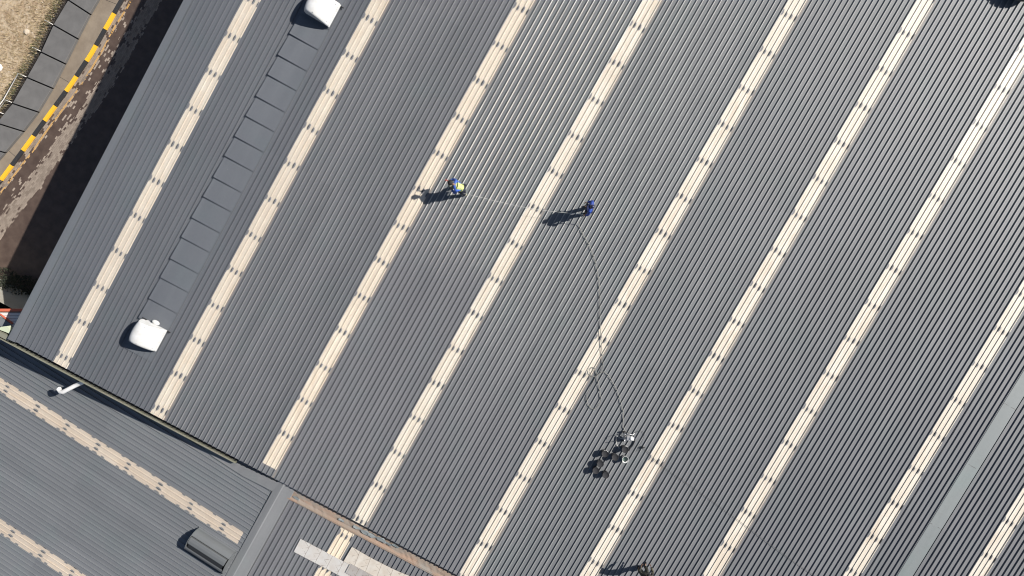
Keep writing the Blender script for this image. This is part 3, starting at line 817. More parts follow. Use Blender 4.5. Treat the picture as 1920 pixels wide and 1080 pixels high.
for i in range(2, len(SLB)-1):
    a, b = SLB[i]; c_, d = SLB[i+1]
    g_ = 0.035
    P = [gp(*a, z=.36), gp(*b, z=.36), gp(*d, z=.36), gp(*c_, z=.36)]
    cen = sum(P, Vector())/4; dn = ((P[3]-P[0]) + (P[2]-P[1])).normalized()
    Q = [P[0]+dn*g_-cen, P[1]+dn*g_-cen, P[2]-dn*g_-cen, P[3]-dn*g_-cen]
    bm = bmesh.new()
    top = [bm.verts.new((q.x, q.y, (-.008 if j < 2 else .012))) for j, q in enumerate(Q)]
    bot = [bm.verts.new((q.x, q.y, -.20)) for q in Q]
    bm.faces.new(top); bm.faces.new(bot[::-1])
    for j in range(4): bm.faces.new((top[j], bot[j], bot[(j+1) % 4], top[(j+1) % 4]))
    bmesh.ops.recalc_face_normals(bm, faces=bm.faces)
    bmesh.ops.bevel(bm, geom=bm.edges[:], offset=.012, segments=1, affect='EDGES')
    o = new_obj('concrete_slab', bm, M['slab']); o.location = cen
    lab = 'flat grey concrete slab beside the footpath, ' + where[min(i-2, 7)]
    tag(o, lab, 'concrete slab', 'concrete slabs beside the footpath')
# low drain wall the slabs rest on
bm = bmesh.new()
Lp = [gp(*s_[0], z=.1) for s_ in SLB]; Rp = [gp(*s_[1], z=.1) for s_ in SLB]
for i in range(len(SLB)-1):
    for (X, Y) in ((.12, .24), (.78, .90)):
        q = [Lp[i].lerp(Rp[i], X), Lp[i].lerp(Rp[i], Y), Lp[i+1].lerp(Rp[i+1], Y), Lp[i+1].lerp(Rp[i+1], X)]
        quadbox(bm, [v[:2] for v in q], GZ-.02, GZ+.150+.0)
tag(new_obj('drain_wall', bm, M['slab']), 'low concrete drain wall carrying the row of grey slabs', 'wall')

# flat muddy strip for the drain by the slabs, its shade painted near black
mdm = mat('painted_shade_mud', (.022, .018, .015), .6); k = NT(mdm); f = k.noise(k.obj(), 4.0, 6, .75)
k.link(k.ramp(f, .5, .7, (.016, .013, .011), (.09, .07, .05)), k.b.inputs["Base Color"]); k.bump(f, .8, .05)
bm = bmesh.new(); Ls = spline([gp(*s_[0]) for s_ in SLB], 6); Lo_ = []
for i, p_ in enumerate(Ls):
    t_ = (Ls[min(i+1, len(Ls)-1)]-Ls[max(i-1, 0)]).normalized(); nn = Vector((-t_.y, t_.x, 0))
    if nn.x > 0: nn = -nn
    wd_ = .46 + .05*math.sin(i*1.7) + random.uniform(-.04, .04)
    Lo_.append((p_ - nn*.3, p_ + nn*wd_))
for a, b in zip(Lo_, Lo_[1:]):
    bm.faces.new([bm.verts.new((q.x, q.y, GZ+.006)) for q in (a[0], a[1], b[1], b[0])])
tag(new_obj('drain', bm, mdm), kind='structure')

# ---------------------------------------------------------------- white pipe fence left of the slabs
fence = empty('pipe_fence', Matrix.Translation(gp(49, 147)), 'low white pipe fence with thin wire mesh along the left side of the concrete slabs', 'fence')
fo = gp(49, 147)
FP = [(131, -8), (101, 47), (78, 97), (51, 145), (24, 193), (8, 214), (-12, 234), (-40, 272)]
mw_ = mat('white_fence_paint', (0.62, 0.60, 0.57), .6)
for x, y in FP:
    b_ = gp(x-2, y-1) - fo; bm = bmesh.new(); tube(bm, [b_, b_+Vector((-.02, .0, .62))], .024, 8)
    new_obj('post', bm, mw_, fence)
tops = [gp(x-2, y-1) - fo + Vector((-.02, 0, .60)) for x, y in FP]
bm = bmesh.new(); tube(bm, tops[3:7], .026, 8); new_obj('rail', bm, mw_, fence)
bm = bmesh.new(); tube(bm, [t_+Vector((-.15, .05, -.35)) for t_ in tops[4:8]], .02, 6); new_obj('rail', bm, mw_, fence)
bm = bmesh.new()
for i in range(len(tops)-1):
    a, b = tops[i], tops[i+1]; n = max(4, int((b-a).length/.16))
    for j in range(n):
        p_ = a.lerp(b, j/n); q = a.lerp(b, min(1, (j+1)/n))
        tube(bm, [p_-Vector((0, 0, .56)), q], .005, 3, False); tube(bm, [p_, q-Vector((0, 0, .56))], .005, 3, False)
new_obj('wire_mesh', bm, mat('grey_wire', (.30, .28, .25), .6), fence)

# ---------------------------------------------------------------- dry grass and weeds, stones
random.seed(11)
def blades(name, n, pick, h0, h1, cols, wd=.02):
    bm = bmesh.new()
    for _ in range(n):
        p_ = pick()
        for b_ in range(5):
            a = random.uniform(0, 6.283); h = random.uniform(h0, h1); l = random.uniform(.3, 1.0)*h
            q = p_ + Vector((random.uniform(-.06, .06), random.uniform(-.06, .06), 0))
            s_ = Vector((-math.sin(a), math.cos(a), 0))*wd*.5; t_ = Vector((math.cos(a)*l, math.sin(a)*l, h))
            f = bm.faces.new([bm.verts.new(v) for v in (q-s_, q+s_, q+t_*.6+s_*.7, q+t_, q+t_*.6-s_*.7)])
            f.material_index = random.randrange(len(cols))
    return tag(new_obj(name, bm, cols), kind='stuff')
g1 = mat('straw', (0.46, 0.36, 0.22), .9); g2 = mat('straw_dark', (0.24, 0.18, 0.10), .9); g3 = mat('dull_green', (0.13, 0.14, 0.055), .9)
def edge_x(y):                               # left edge of the slabs at picture row y
    L = sorted([s_[0] for s_ in SLB], key=lambda q: q[1])
    for a, b in zip(L, L[1:]):
        if a[1] <= y <= b[1]: return a[0] + (b[0]-a[0])*(y-a[1])/(b[1]-a[1])
    return L[-1][0]
def pick_all():
    y = random.uniform(-60, 320); x = edge_x(y) - 9 - abs(random.gauss(0, 60)); return gp(x, y)
def pick_edge():
    y = random.uniform(-60, 310); x = edge_x(y) - 8 - abs(random.gauss(0, 6)); return gp(x, y)
blades('dry_grass', 3200, pick_all, .03, .12, [g1, g1, g2]); blades('weeds', 900, pick_edge, .05, .26, [g3, g2, g1], .03)
def rock(bm, c, r, sq=.6):
    t_ = bmesh.new(); bmesh.ops.create_icosphere(t_, subdivisions=2, radius=r)
    off = {v.index: v for v in t_.verts}; mp = {}
    for v in t_.verts:
        kx = 1 + random.uniform(-.18, .18); mp[v] = bm.verts.new(Vector((v.co.x*kx, v.co.y*kx, v.co.z*kx*sq)) + Vector(c))
    for f in t_.faces: bm.faces.new([mp[v] for v in f.verts])
    t_.free()
bm = bmesh.new(); rock(bm, (0, 0, .10), .22); o = new_obj('white_stone', bm, mat('pale_stone', (.7, .69, .66), .8)); o.location = gp(-1, 128)
tag(o, 'bright white stone on the dry dirt at the left edge of the photo', 'stone')
bm = bmesh.new(); rock(bm, (0, 0, .05), .16, .4); o = new_obj('flat_stone', bm, mat('tan_stone', (.52, .44, .34), .9)); o.location = gp(51, 60)
tag(o, 'pale flat stone lying in the dry grass left of the concrete slabs', 'stone')
bm = bmesh.new()
for _ in range(260):
    p_ = pick_all(); rock(bm, (p_.x, p_.y, GZ+.01), random.uniform(.012, .045), .6)
tag(new_obj('gravel', bm, mat('gravel_stone', (.45, .38, .30), .9)), kind='stuff')

# ---------------------------------------------------------------- dark bush beside the building, in its shadow
random.seed(5)
bc_ = gp(32, 545); bush = empty('bush', Matrix.Translation(bc_), 'dark leafy bush growing in the shade beside the lower left corner of the main building', 'bush')
bm = bmesh.new()
for _ in range(4200):
    a = random.uniform(0, 6.283); r_ = 1.25*math.sqrt(random.random())*(1+.25*math.sin(3*a+1)); z = random.uniform(.15, 1.7)*(1-(r_/1.6)**2*.8)
    p_ = Vector((r_*math.cos(a), r_*math.sin(a), max(.08, z)))
    if math.sin(p_.x*4.1)+math.sin(p_.y*3.7+1)+math.sin(p_.z*5) < -1.0: continue
    s_ = random.uniform(.03, .07); e_ = Matrix.Rotation(random.uniform(0, 6.28), 4, 'Z') @ Matrix.Rotation(random.uniform(-.9, .9), 4, 'X')
    f = bm.faces.new([bm.verts.new(p_ + e_ @ Vector(q)) for q in ((-s_*.5, 0, 0), (0, -s_, 0), (s_*.5, 0, 0), (0, s_, 0))]); f.material_index = random.randrange(2)
new_obj('foliage', bm, [mat('dark_leaf', (.014, .018, .010), .9), mat('mid_leaf', (.025, .030, .016), .9)], bush)
bm = bmesh.new()
for _ in range(9):
    a = random.uniform(0, 6.283); tube(bm, [(0, 0, 0), (.25*math.cos(a), .25*math.sin(a), .5), (.7*math.cos(a), .7*math.sin(a), 1.1)], .03, 6, True, 0, .01)
new_obj('stem', bm, mat('bark', (.09, .07, .05), .9), bush)

# ---------------------------------------------------------------- small annex at the lower left
AZ = 4.7
def ap(x, y, z=AZ): return gp(x, y, z)
ann = empty('annex', Matrix.Translation(gp(10, 600)), 'small annex with red edged white roof beside the lower left corner of the factory', 'building')
ao = gp(10, 600)
def apoly(name, px, z0, z1, m, label=None):
    bm = bmesh.new(); quadbox(bm, [(gp(x, y, z1)-ao)[:2] for x, y in px][::1], z0, z1)
    bmesh.ops.recalc_face_normals(bm, faces=bm.faces)
    o = new_obj(name, bm, m, ann); return o
mred = worn('red_fascia_paint', (0.55, 0.13, 0.07), (0.4, 0.2, 0.13)); mwh = mat('white_roof_sheet', (.66, .64, .62), .5)
k = NT(mwh); xyz = k.sep(k.obj()); fr_ = k.math('FRACT', k.math('DIVIDE', xyz[1], .14))
k.link(k.mix(k.math('LESS_THAN', fr_, .28), (.66, .64, .62), (.42, .38, .37)), k.b.inputs["Base Color"])
apoly('white_roof', [(-60, 586), (56, 586), (56, 640), (-60, 640)], AZ-.1, AZ, mwh)
apoly('fascia', [(-60, 579), (56, 579), (56, 584), (-60, 584)], AZ-.25, AZ+.06, mred)
apoly('red_flashing', [(-3, 588), (0, 588), (24, 606), (21, 607.5)], AZ+.004, AZ+.07, mred)
bm = bmesh.new(); P = [ap(-45, 564, AZ+.1), ap(-4, 592, AZ+.1), ap(21, 608, AZ+.1), ap(18, 640, AZ+.1), ap(-45, 640, AZ+.1)]
quadbox(bm, [(q-ao)[:2] for q in P], AZ+.02, AZ+.10)
bmesh.ops.recalc_face_normals(bm, faces=bm.faces); new_obj('grey_roof', bm, M['roof_low'], ann)
apoly('wall', [(-58, 584), (54, 584), (54, 640), (-58, 640)], 0, AZ-.11, M['wall'])
# pale green rain box at the end of the gutter
bm = bmesh.new(); P = [rl(x, y, -.16) for x, y in ((1, 613), (13, 611.5), (19, 619), (18.5, 626), (9, 622), (-2, 618))]
quadbox(bm, [(q.x, q.y) for q in P], -.42, -.16)
bmesh.ops.recalc_face_normals(bm, faces=bm.faces)
rpart('rain_box', bm, mat('pale_green_paint', (.50, .55, .40), .6), 'pale green box at the left end of the gutter')
bm = bmesh.new(); P = [rl(x, y, -.10) for x, y in ((-70, 588), (20, 633), (16, 640), (-74, 595))]
quadbox(bm, [(q.x, q.y) for q in P], -.50, -.12)
bmesh.ops.recalc_face_normals(bm, faces=bm.faces)
rpart('parapet', bm, M['cream'])

# ---------------------------------------------------------------- paint buckets
random.seed(2)
def bucket(x, y, label, lidm, bodym, open_=False):
    p_ = ROOFI @ rw(x, y, .35)
    e = empty('paint_bucket', ROOF @ Matrix.Translation((p_.x, p_.y, H)) @ Matrix.Rotation(random.uniform(0, 6), 4, 'Z'), label, 'paint bucket', 'paint buckets on the main roof')
    bm = bmesh.new()
    if open_: lathe(bm, [(.132, 0), (.150, .29), (.158, .29), (.158, .305), (.147, .305), (.138, .08)], 28)
    else: lathe(bm, [(.132, 0), (.150, .26), (.156, .265), (.156, .28), (.150, .285)], 28)
    new_obj('pail', bm, bodym, e)
    bm = bmesh.new()
    if open_:
        lathe(bm, [(.136, .08), (.140, .16), (.10, .162)], 28); new_obj('paint', bm, lidm, e)
    else:
        lathe(bm, [(.160, .272), (.160, .296), (.150, .302), (.144, .292), (.02, .291)], 28)
        new_obj('lid', bm, lidm, e)
    bm = bmesh.new()
    tube(bm, [(.156*math.cos(R(a)), .156*math.sin(R(a)) , .24-.06*math.sin(R(a))) for a in range(0, 181, 20)], .004, 5)
    new_obj('handle', bm, M['metal'], e)
    return e
mlid = worn('dark_grey_lid', (.024, .024, .027), (.036, .036, .037))
mlid.node_tree.nodes['Principled BSDF'].inputs['Roughness'].default_value = .85; mbody = mat('black_bucket', (.022, .022, .024), .5)
BK = [(1134.3, 851.2, 'dark lidded paint bucket, upper left of the group of buckets'),
      (1172, 843, 'dark lidded paint bucket just below the paint sprayer, above the open bucket'),
      (1153.5, 857.6, 'dark lidded paint bucket in the middle, left of the open bucket'),
      (1125.8, 870, 'dark lidded paint bucket on the left side, just above the leftmost bucket'),
      (1117.3, 882.6, 'dark lidded paint bucket, leftmost of the whole group'),
      (1136, 891, 'dark lidded paint bucket, lowest of the whole group')]
for x, y, l in BK: bucket(x, y, l, mlid, mbody)
mgp = mat('green_grey_paint', (.10, .14, .125), .25)
bucket(1172.6, 862, 'open white bucket of grey green paint, rightmost of the buckets', mgp, mat('white_pail', (.75, .75, .73), .45), True)

# ---------------------------------------------------------------- paint sprayer
sp = empty('paint_sprayer', at_roof(1179, 818, H, R(25)), 'silver airless paint sprayer on a small wheeled frame above the buckets', 'paint sprayer')
bm = bmesh.new(); lathe(bm, [(.05, .28), (.10, .29), (.11, .40), (.06, .46), (.03, .47)], 18, c=(.06, .0, 0)); new_obj('motor', bm, M['pvc'], sp)
bm = bmesh.new(); box(bm, -.16, .02, -.10, .10, .22, .40); bmesh.ops.bevel(bm, geom=bm.edges[:], offset=.02, segments=2, affect='EDGES'); new_obj('control_box', bm, mat('silver_box', (.55, .55, .55), .35, .6), sp)
bm = bmesh.new(); lathe(bm, [(.035, .0), (.035, .30), (.05, .30), (.05, .34)], 14, c=(.20, .02, 0)); new_obj('pump', bm, M['metal'], sp)
bm = bmesh.new()
for s_ in (-1, 1):
    tube(bm, [(-.26, .16*s_, .08), (-.20, .15*s_, .25), (.12, .14*s_, .22), (.26, .15*s_, .02)], .013, 8)
    tube(bm, [(-.20, .15*s_, .25), (-.34, .14*s_, .55), (-.30, .12*s_, .62)], .013, 8)
tube(bm, [(-.30, -.12, .62), (-.30, .12, .62)], .013, 8); tube(bm, [(-.26, -.19, .08), (-.26, .19, .08)], .012, 8)
new_obj('frame', bm, M['metal'], sp)
for s_ in (-1, 1):
    bm = bmesh.new(); tube(bm, [(-.26, .19*s_, .085), (-.26, .23*s_, .085)], .085, 18); new_obj('wheel', bm, M['black'], sp)
bm = bmesh.new(); tube(bm, spline([(.20, .02, .05), (.30, -.15, .03), (.22, -.42, .03), (.10, -.55, .10), (.02, -.62, .28)], 5), .018, 7); new_obj('suction_hose', bm, M['black'], sp)

# ---------------------------------------------------------------- hoses and cables
def laid(name, pts, r, m, label, cat, w=None):
    P = [q if isinstance(q, Vector) else rw(q[0], q[1], (w if w is not None else H+r) if len(q) < 3 else q[2]) for q in pts]
    bm = bmesh.new(); tube(bm, spline(P, 8), r, 7)
    return tag(new_obj(name, bm, m), label, cat)
mh = mat('grey_hose', (.22, .215, .20), .5); mhw = mat('white_hose', (.60, .59, .55), .45)
HAND = rw(1101.5, 395, H) + Matrix.Rotation(R(75), 3, 'Z') @ Vector((-.37, .15, .83))
laid('spray_hose', [HAND, HAND + Vector((-.10, -.16, -.45)), (1086, 421, .10), (1092, 437), (1105, 460), (1116, 490), (1122, 520), (1124.5, 550), (1125, 600), (1127, 640), (1130, 675), (1130, 690), (1123, 703), (1112, 706), (1105, 699), (1106, 692), (1113, 689), (1118, 697), (1121, 715), (1125, 735), (1126.5, 750), (1121, 763), (1112, 767), (1104, 760), (1100.5, 750), (1102, 738), (1110, 720), (1118, 706), (1126, 699), (1134, 698), (1143, 707), (1152, 722), (1160, 740), (1166, 762), (1169, 778), (1168, 795), (1172, 808), (1180, 812, .2)],
     .015, mh, 'long thin grey hose looping down the roof from the upright worker to the sprayer', 'hose')
laid('spray_hose', [(868, 362, .70), (884, 366, .90), (905, 371, .80), (940, 379.5, .66), (980, 388, .62), (1020, 394.5, .68), (1060, 399, .74), (1090, 402, .80), HAND + Vector((-.06, .02, .02)), HAND],
     .0075, mhw, 'pale white hose held above the roof between the two workers in blue', 'hose')
laid('power_cable', [(1190, 812), (1200, 808), (1208, 814), (1203, 828, ), (1196, 838), (1194, 846), (1205, 841), (1216, 849), (1232, 866), (1252, 882), (1290, 908), (1320, 929), (1360, 958), (1390, 980), (1420, 1003), (1470, 1040), (1530, 1082), (1580, 1118)],
     .007, mat('dark_cable', (.04, .04, .042), .6), 'thin black cable running from the sprayer down to the bottom edge', 'cable')
laid('suction_line', [(1163, 842, .12), (1158, 836), (1155, 828), (1157, 818), (1164, 822), (1172, 820, .15)], .011, mhw, 'short pale hose loop between the sprayer and the buckets', 'hose')
bm = bmesh.new(); lathe(bm, [(.05, 0), (.055, .05), (.03, .07), (.028, .12)], 12); tube(bm, [(.0, 0, .06), (.12, .05, .05)], .018, 6)
o = new_obj('spray_gun', bm, M['black']); o.matrix_world = at_roof(1204.5, 838.5, H)
tag(o, 'small black plug lying on the roof right of the paint sprayer', 'plug'); o.name = 'cable_plug'

# ---------------------------------------------------------------- people
def skin_bm(V, E, root):
    names = list(V); bm = bmesh.new(); lay = bm.verts.layers.skin.verify(); vs = {}
    for n in names:
        p_, r_ = V[n]; v = bm.verts.new(p_); rr = r_ if isinstance(r_, tuple) else (r_, r_)
        v[lay].radius = rr; v[lay].use_root = (n == root); vs[n] = v
    for a, b in E: bm.edges.new((vs[a], vs[b]))
    me = bpy.data.meshes.new("tmp"); bm.to_mesh(me); bm.free()
    o = bpy.data.objects.new("tmp", me); col.objects.link(o)
    o.modifiers.new("s", 'SKIN').use_smooth_shade = True
    sb = o.modifiers.new("u", 'SUBSURF'); sb.levels = 2; sb.render_levels = 2
    dg = bpy.context.evaluated_depsgraph_get(); dg.update()
    me2 = bpy.data.meshes.new_from_object(o.evaluated_get(dg))
    bpy.data.objects.remove(o); out = bmesh.new(); out.from_mesh(me2); bpy.data.meshes.remove(me2)
    for f in out.faces: f.smooth = True
    return out
def add_head(bm, c, fwd, r=.098):
    """skull, face and ears joined into the body mesh; fwd = facing direction"""
    f_ = Vector(fwd).normalized(); s_ = f_.cross(Vector((0, 0, 1))).normalized(); u_ = s_.cross(f_)
    t_ = bmesh.new(); bmesh.ops.create_uvsphere(t_, u_segments=24, v_segments=16, radius=1.0); mp = {}
    for v in t_.verts:
        x, y, z = v.co; k_ = 1.0
        xx = x*.076; yy = y*.095; zz = z*.118
        if z < 0 and y > 0: yy *= 1-.12*(-z); xx *= 1-.30*(-z)
        if y > .8 and abs(x) < .22 and -.35 < z < .15: yy += .024          # nose
        if y > .75 and .18 < abs(x) < .55 and .0 < z < .25: yy -= .008      # eye sockets
        if abs(x) > .92 and abs(y) < .25 and -.3 < z < .25: xx *= 1.22       # ears
        mp[v] = bm.verts.new(Vector(c) + s_*xx + f_*yy + u_*zz)
    for f in t_.faces:
        q = bm.faces.new([mp[v] for v in f.verts]); q.smooth = True
    t_.free(); return s_, f_, u_
def add_hand(bm, w, d, palm_n, curl=.5):
    d = Vector(d).normalized(); pn = Vector(palm_n); pn = (pn - d*pn.dot(d)).normalized(); s_ = d.cross(pn)
    w = Vector(w)
    t_ = bmesh.new(); bmesh.ops.create_icosphere(t_, subdivisions=2, radius=1.0); mp = {}
    for v in t_.verts: mp[v] = bm.verts.new(w + d*(.05+v.co.x*.058) + s_*(v.co.y*.043) + pn*(v.co.z*.019))
    for f in t_.faces: q = bm.faces.new([mp[v] for v in f.verts]); q.smooth = True
    t_.free()
    for i, (o_, l) in enumerate(((-.031, .068), (-.011, .078), (.010, .073), (.029, .058))):
        p0 = w + d*.085 + s_*o_; a = curl*.9; p1 = p0 + (d*math.cos(a) + pn*math.sin(a))*l*.45
        a *= 2.1; p2 = p1 + (d*math.cos(a) + pn*math.sin(a))*l*.33; a *= 1.5; p3 = p2 + (d*math.cos(a) + pn*math.sin(a))*l*.25
        tube(bm, [p0, p1, p2, p3], .0095, 6, True, 0, .007)
    p0 = w + d*.03 - s_*.035; p1 = p0 - s_*.030 + d*.030 + pn*.01; p2 = p1 + d*.03 + pn*.022
    tube(bm, [p0, p1, p2], .011, 6, True, 0, .008)
def person(px, py, heading, J, cols, label, hat='cap', vest=None, w=H, headdir=None):
    """heading: world angle of the facing direction; J: joint positions, x right, y forward, z up"""
    p_ = rw(px, py, w)
    root = empty('person', Matrix.Translation(p_) @ Matrix.Rotation(heading-math.pi/2, 4, 'Z'), label, 'person', None)
    E = [('pel', 'spi'), ('spi', 'che'), ('che', 'nec'), ('nec', 'hed')]
    for s_ in 'RL': E += [('che', 'sh'+s_), ('sh'+s_, 'el'+s_), ('el'+s_, 'wr'+s_), ('pel', 'hi'+s_), ('hi'+s_, 'kn'+s_), ('kn'+s_, 'an'+s_), ('an'+s_, 'to'+s_)]
    RB = dict(pel=.135, spi=.12, che=.145, nec=.055, hed=.06, sh=.065, el=.045, wr=.030, hi=.095, kn=.060, an=.040, to=.035)
    V = {n: (J[n], RB[n if n in RB else n[:2]]) for n in J}
    bm = skin_bm(V, E, 'pel')
    hd = Vector(J['hed']); nk = Vector(J['nec']); upv = (hd-nk).normalized()
    fw = headdir or (0, 1, -.25)
    add_head(bm, hd + upv*.07, fw)
    for s_ in 'RL':
        wv = Vector(J['wr'+s_]); ev = Vector(J['el'+s_]); add_hand(bm, wv, wv-ev, (-1 if s_ == 'R' else 1, .2, -.3), .75)
    new_obj('body', bm, cols['skin'], root)
    # clothes: one coverall from neck to wrists and ankles
    RC = dict(pel=.168, spi=.155, che=.178, nec=.070, sh=.092, el=.066, wr=.048, hi=.118, kn=.086, an=.072)
    Vc = {n: (J[n], RC[n if n in RC else n[:2]]) for n in J if n != 'hed' and not n.startswith('to')}
    for s_ in 'RL': Vc['wr'+s_] = (Vector(J['el'+s_]).lerp(Vector(J['wr'+s_]), .93), RC['wr'])
    Ec = [e_ for e_ in E if 'hed' not in e_ and not any(q.startswith('to') for q in e_)]
    new_obj('coverall', skin_bm(Vc, Ec, 'pel'), cols['suit'], root)
    if 'legs' in cols:
        Vt = {n: (J[n], RC[n if n in RC else n[:2]]*1.09) for n in J if n[:2] in ('hi', 'kn', 'an')}
        Vt['pel'] = (Vector(J['pel']) - Vector((0, 0, .04)), .176)
        Et = [('pel', 'hiR'), ('pel', 'hiL'), ('hiR', 'knR'), ('hiL', 'knL'), ('knR', 'anR'), ('knL', 'anL')]
        new_obj('trousers', skin_bm(Vt, Et, 'pel'), cols['legs'], root)
    if vest:
        c0 = Vector(J['che']); s0 = Vector(J['spi']); dd = (c0-s0).normalized()
        Vv = {'a': (s0+dd*.03, .180), 'b': (s0.lerp(c0, .6), .20), 'c': (c0+dd*.05, .225),
              'd': (Vector(J['shR']).lerp(c0, .55)+dd*.01, .135), 'e': (Vector(J['shL']).lerp(c0, .55)+dd*.01, .135)}
        v_ = new_obj('safety_vest', skin_bm(Vv, [('a', 'b'), ('b', 'c'), ('c', 'd'), ('c', 'e')], 'b'), vest, root)
    for s_ in 'RL':
        a = Vector(J['an'+s_]); t_ = Vector(J['to'+s_]); dr = (t_-a); dr.z = 0; dr.normalize(); sd_ = Vector((-dr.y, dr.x, 0))
        bm = bmesh.new(); t2 = bmesh.new(); bmesh.ops.create_uvsphere(t2, u_segments=14, v_segments=8, radius=1.0); mp = {}
        for v in t2.verts:
            x, y, z = v.co
            wdt = .050 + .008*max(0, x); q = a + dr*(.075+x*.155) + sd_*y*wdt; zz = (.0 if z < 0 else z*(.055 if x > 0 else .085))
            mp[v] = bm.verts.new((q.x, q.y, a.z-.075+zz + (-.02 if z < 0 else 0)))
        for f in t2.faces: q = bm.faces.new([mp[v] for v in f.verts]); q.smooth = True
        t2.free(); tube(bm, [a+Vector((0, 0, -.05)), a+Vector((0, 0, .09))], .060, 12)
        new_obj('boot', bm, cols['boot'], root)
    # hat
    bm = bmesh.new(); f_ = Vector(fw).normalized(); sx = f_.cross(Vector((0, 0, 1))).normalized(); ux = sx.cross(f_); hc = hd + upv*.07
    if hat == 'cap':
        Mh = Matrix(((sx.x, f_.x, ux.x, hc.x), (sx.y, f_.y, ux.y, hc.y), (sx.z, f_.z, ux.z, hc.z), (0, 0, 0, 1)))
        t2 = bmesh.new(); bmesh.ops.create_uvsphere(t2, u_segments=20, v_segments=12, radius=1.0)
        bmesh.ops.delete(t2, geom=[v for v in t2.verts if v.co.z < .05], context='VERTS')
        for v in t2.verts: v.co = Vector((v.co.x*.092, v.co.y*.112-.004, v.co.z*.120+.018))
        L_ = [t2.verts.new((.075*math.cos(R(a)), .085+.085*math.sin(R(a)), .030)) for a in range(0, 181, 20)]
        t2.faces.new(L_)
        t2.transform(Mh); me_ = bpy.data.meshes.new('t'); t2.to_mesh(me_); t2.free(); bm.from_mesh(me_); bpy.data.meshes.remove(me_)
    else:
        Mh = Matrix(((sx.x, f_.x, ux.x, hc.x), (sx.y, f_.y, ux.y, hc.y), (sx.z, f_.z, ux.z, hc.z), (0, 0, 0, 1)))
        t2 = bmesh.new(); lathe(t2, [(.135, .030), (.13, .042), (.105, .055), (.098, .10), (.075, .135), (.02, .142)], 24)
        t2.transform(Mh); me_ = bpy.data.meshes.new('t'); t2.to_mesh(me_); t2.free(); bm.from_mesh(me_); bpy.data.meshes.remove(me_)
    for f in bm.faces: f.smooth = True
    new_obj('hat' if hat != 'cap' else 'cap', bm, cols['hat'], root)
    return root
skin = mat('brown_skin', (.20, .11, .07), .55)
blue = worn('blue_workwear', (.022, .075, .34), (.04, .11, .42), .45, .6); blue2 = worn('deep_blue_workwear', (.010, .035, .22), (.025, .075, .38), .45, .6)
blk = mat('black_cloth', (.014, .014, .016), .8)
mv = mat('yellow_safety_vest', (.50, .56, .22), .6); k = NT(mv); xyz = k.sep(k.obj())
fr1 = k.math('LESS_THAN', k.math('ABSOLUTE', k.math('SUBTRACT', k.math('ABSOLUTE', xyz[0]), k.math('MULTIPLY', k.math('ABSOLUTE', k.math('SUBTRACT', xyz[2], 1.02)), .9))), .014)
k.link(k.mix(fr1, (.50, .56, .22), (.03, .03, .03)), k.b.inputs["Base Color"])
mtr = mat('dark_trousers', (.014, .017, .030), .85)
J1 = dict(pel=(.02, -.14, .86), spi=(.02, -.08, 1.02), che=(.04, .06, 1.20), nec=(.08, .20, 1.33), hed=(.10, .27, 1.38),
          shR=(.25, .12, 1.24), elR=(.34, .24, 1.05), wrR=(.27, .42, 1.05), shL=(-.17, .06, 1.22), elL=(-.26, .14, .98), wrL=(-.10, .30, .95),
          hiR=(.12, -.14, .82), knR=(.16, .16, .46), anR=(.12, .30, .095), toR=(.14, .44, .04), hiL=(-.09, -.16, .82), knL=(-.12, -.10, .46), anL=(-.14, -.28, .095), toL=(-.14, -.12, .04))
w1 = person(862.5, 358, R(172), J1, dict(legs=mtr, skin=skin, suit=blue, boot=mat('cream_boot', (.45, .43, .30), .7), hat=blk),
            'worker in blue clothes and yellow safety vest leaning forward, holding a red spray gun', 'sun', mv, headdir=(0, 1, -.55))
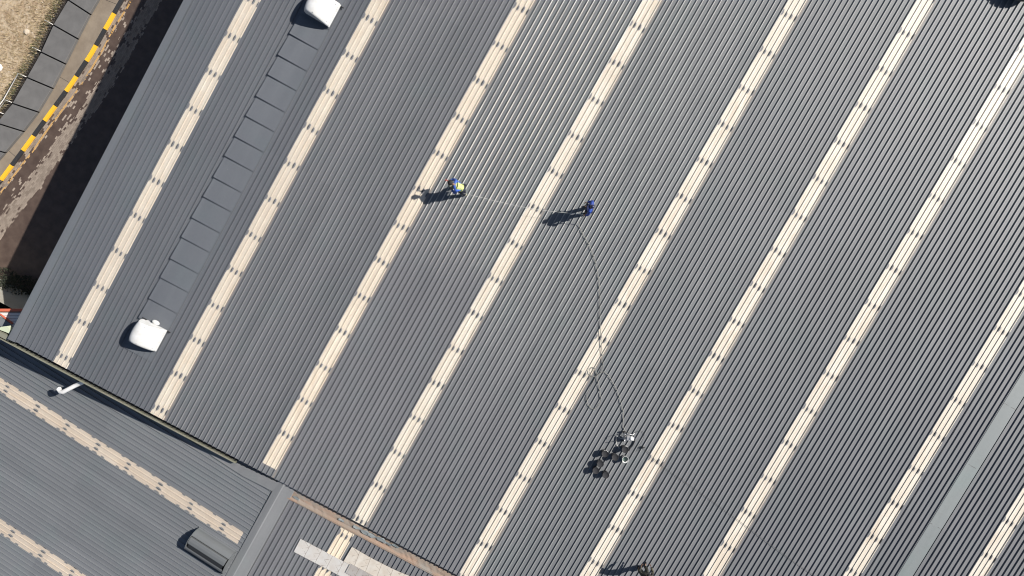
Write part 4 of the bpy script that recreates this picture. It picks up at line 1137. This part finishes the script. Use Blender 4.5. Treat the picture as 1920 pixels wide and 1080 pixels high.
J2 = dict(pel=(0, 0, .92), spi=(0, .0, 1.08), che=(0, .01, 1.32), nec=(0, -.01, 1.48), hed=(0, -.02, 1.54),
          shR=(.20, .0, 1.38), elR=(.31, -.04, 1.12), wrR=(.22, .20, 1.02), shL=(-.20, .0, 1.38), elL=(-.33, .02, 1.14), wrL=(-.36, .10, .90),
          hiR=(.10, 0, .88), knR=(.12, .06, .48), anR=(.13, .02, .095), toR=(.15, .17, .04), hiL=(-.10, 0, .88), knL=(-.12, .05, .48), anL=(-.13, -.05, .095), toL=(-.15, .09, .04))
w2 = person(1101.5, 395, R(165), J2, dict(legs=mtr, skin=skin, suit=blue2, boot=blk, hat=mat('navy_cap', (.02, .022, .06), .3)),
            'worker in plain deep blue clothes and dark cap standing upright and guiding the hose', 'cap')
J3 = dict(pel=(0, 0, .90), spi=(0, .02, 1.06), che=(0, .08, 1.28), nec=(0, .14, 1.43), hed=(0, .18, 1.49),
          shR=(.20, .10, 1.32), elR=(.30, .22, 1.08), wrR=(.22, .42, .94), shL=(-.20, .10, 1.32), elL=(-.32, .20, 1.08), wrL=(-.22, .40, .92),
          hiR=(.10, 0, .86), knR=(.13, .12, .47), anR=(.14, .06, .095), toR=(.17, .20, .04), hiL=(-.10, 0, .86), knL=(-.12, .02, .47), anL=(-.14, -.14, .095), toL=(-.16, .01, .04))
camo_ = mat('dark_olive_cloth', (.03, .03, .022), .8); k = NT(camo_)
k.link(k.ramp(k.noise(k.obj(), 9, 3, .6), .5, .58, (.016, .016, .015), (.075, .068, .045)), k.b.inputs["Base Color"])
w3 = person(1203, 1063, R(85), J3, dict(skin=skin, suit=camo_, boot=blk, hat=blk),
            'worker in dark olive clothes with both arms reaching forward, at the bottom edge', 'cap')
# spray gun and lance held by the first worker
def in_person(root, pts): return [root.matrix_world @ Vector(q) for q in pts]
bm = bmesh.new(); P = in_person(w1, [(.24, .50, 1.05), (.26, .62, 1.08)])
tube(bm, P, .026, 8); tube(bm, in_person(w1, [(.26, .56, 1.07), (.25, .53, .96)]), .017, 8)
g_ = new_obj('spray_gun', bm, mat('red_gun', (.35, .05, .04), .45))
tag(g_, 'red spray gun with thin lance in the hand of the worker in yellow vest', 'spray gun')
bm = bmesh.new(); tube(bm, in_person(w1, [(.26, .62, 1.08), (.42, .90, .85), (.46, .99, .72)]), .010, 6)
l_ = new_obj('lance', bm, M['metal'], g_)
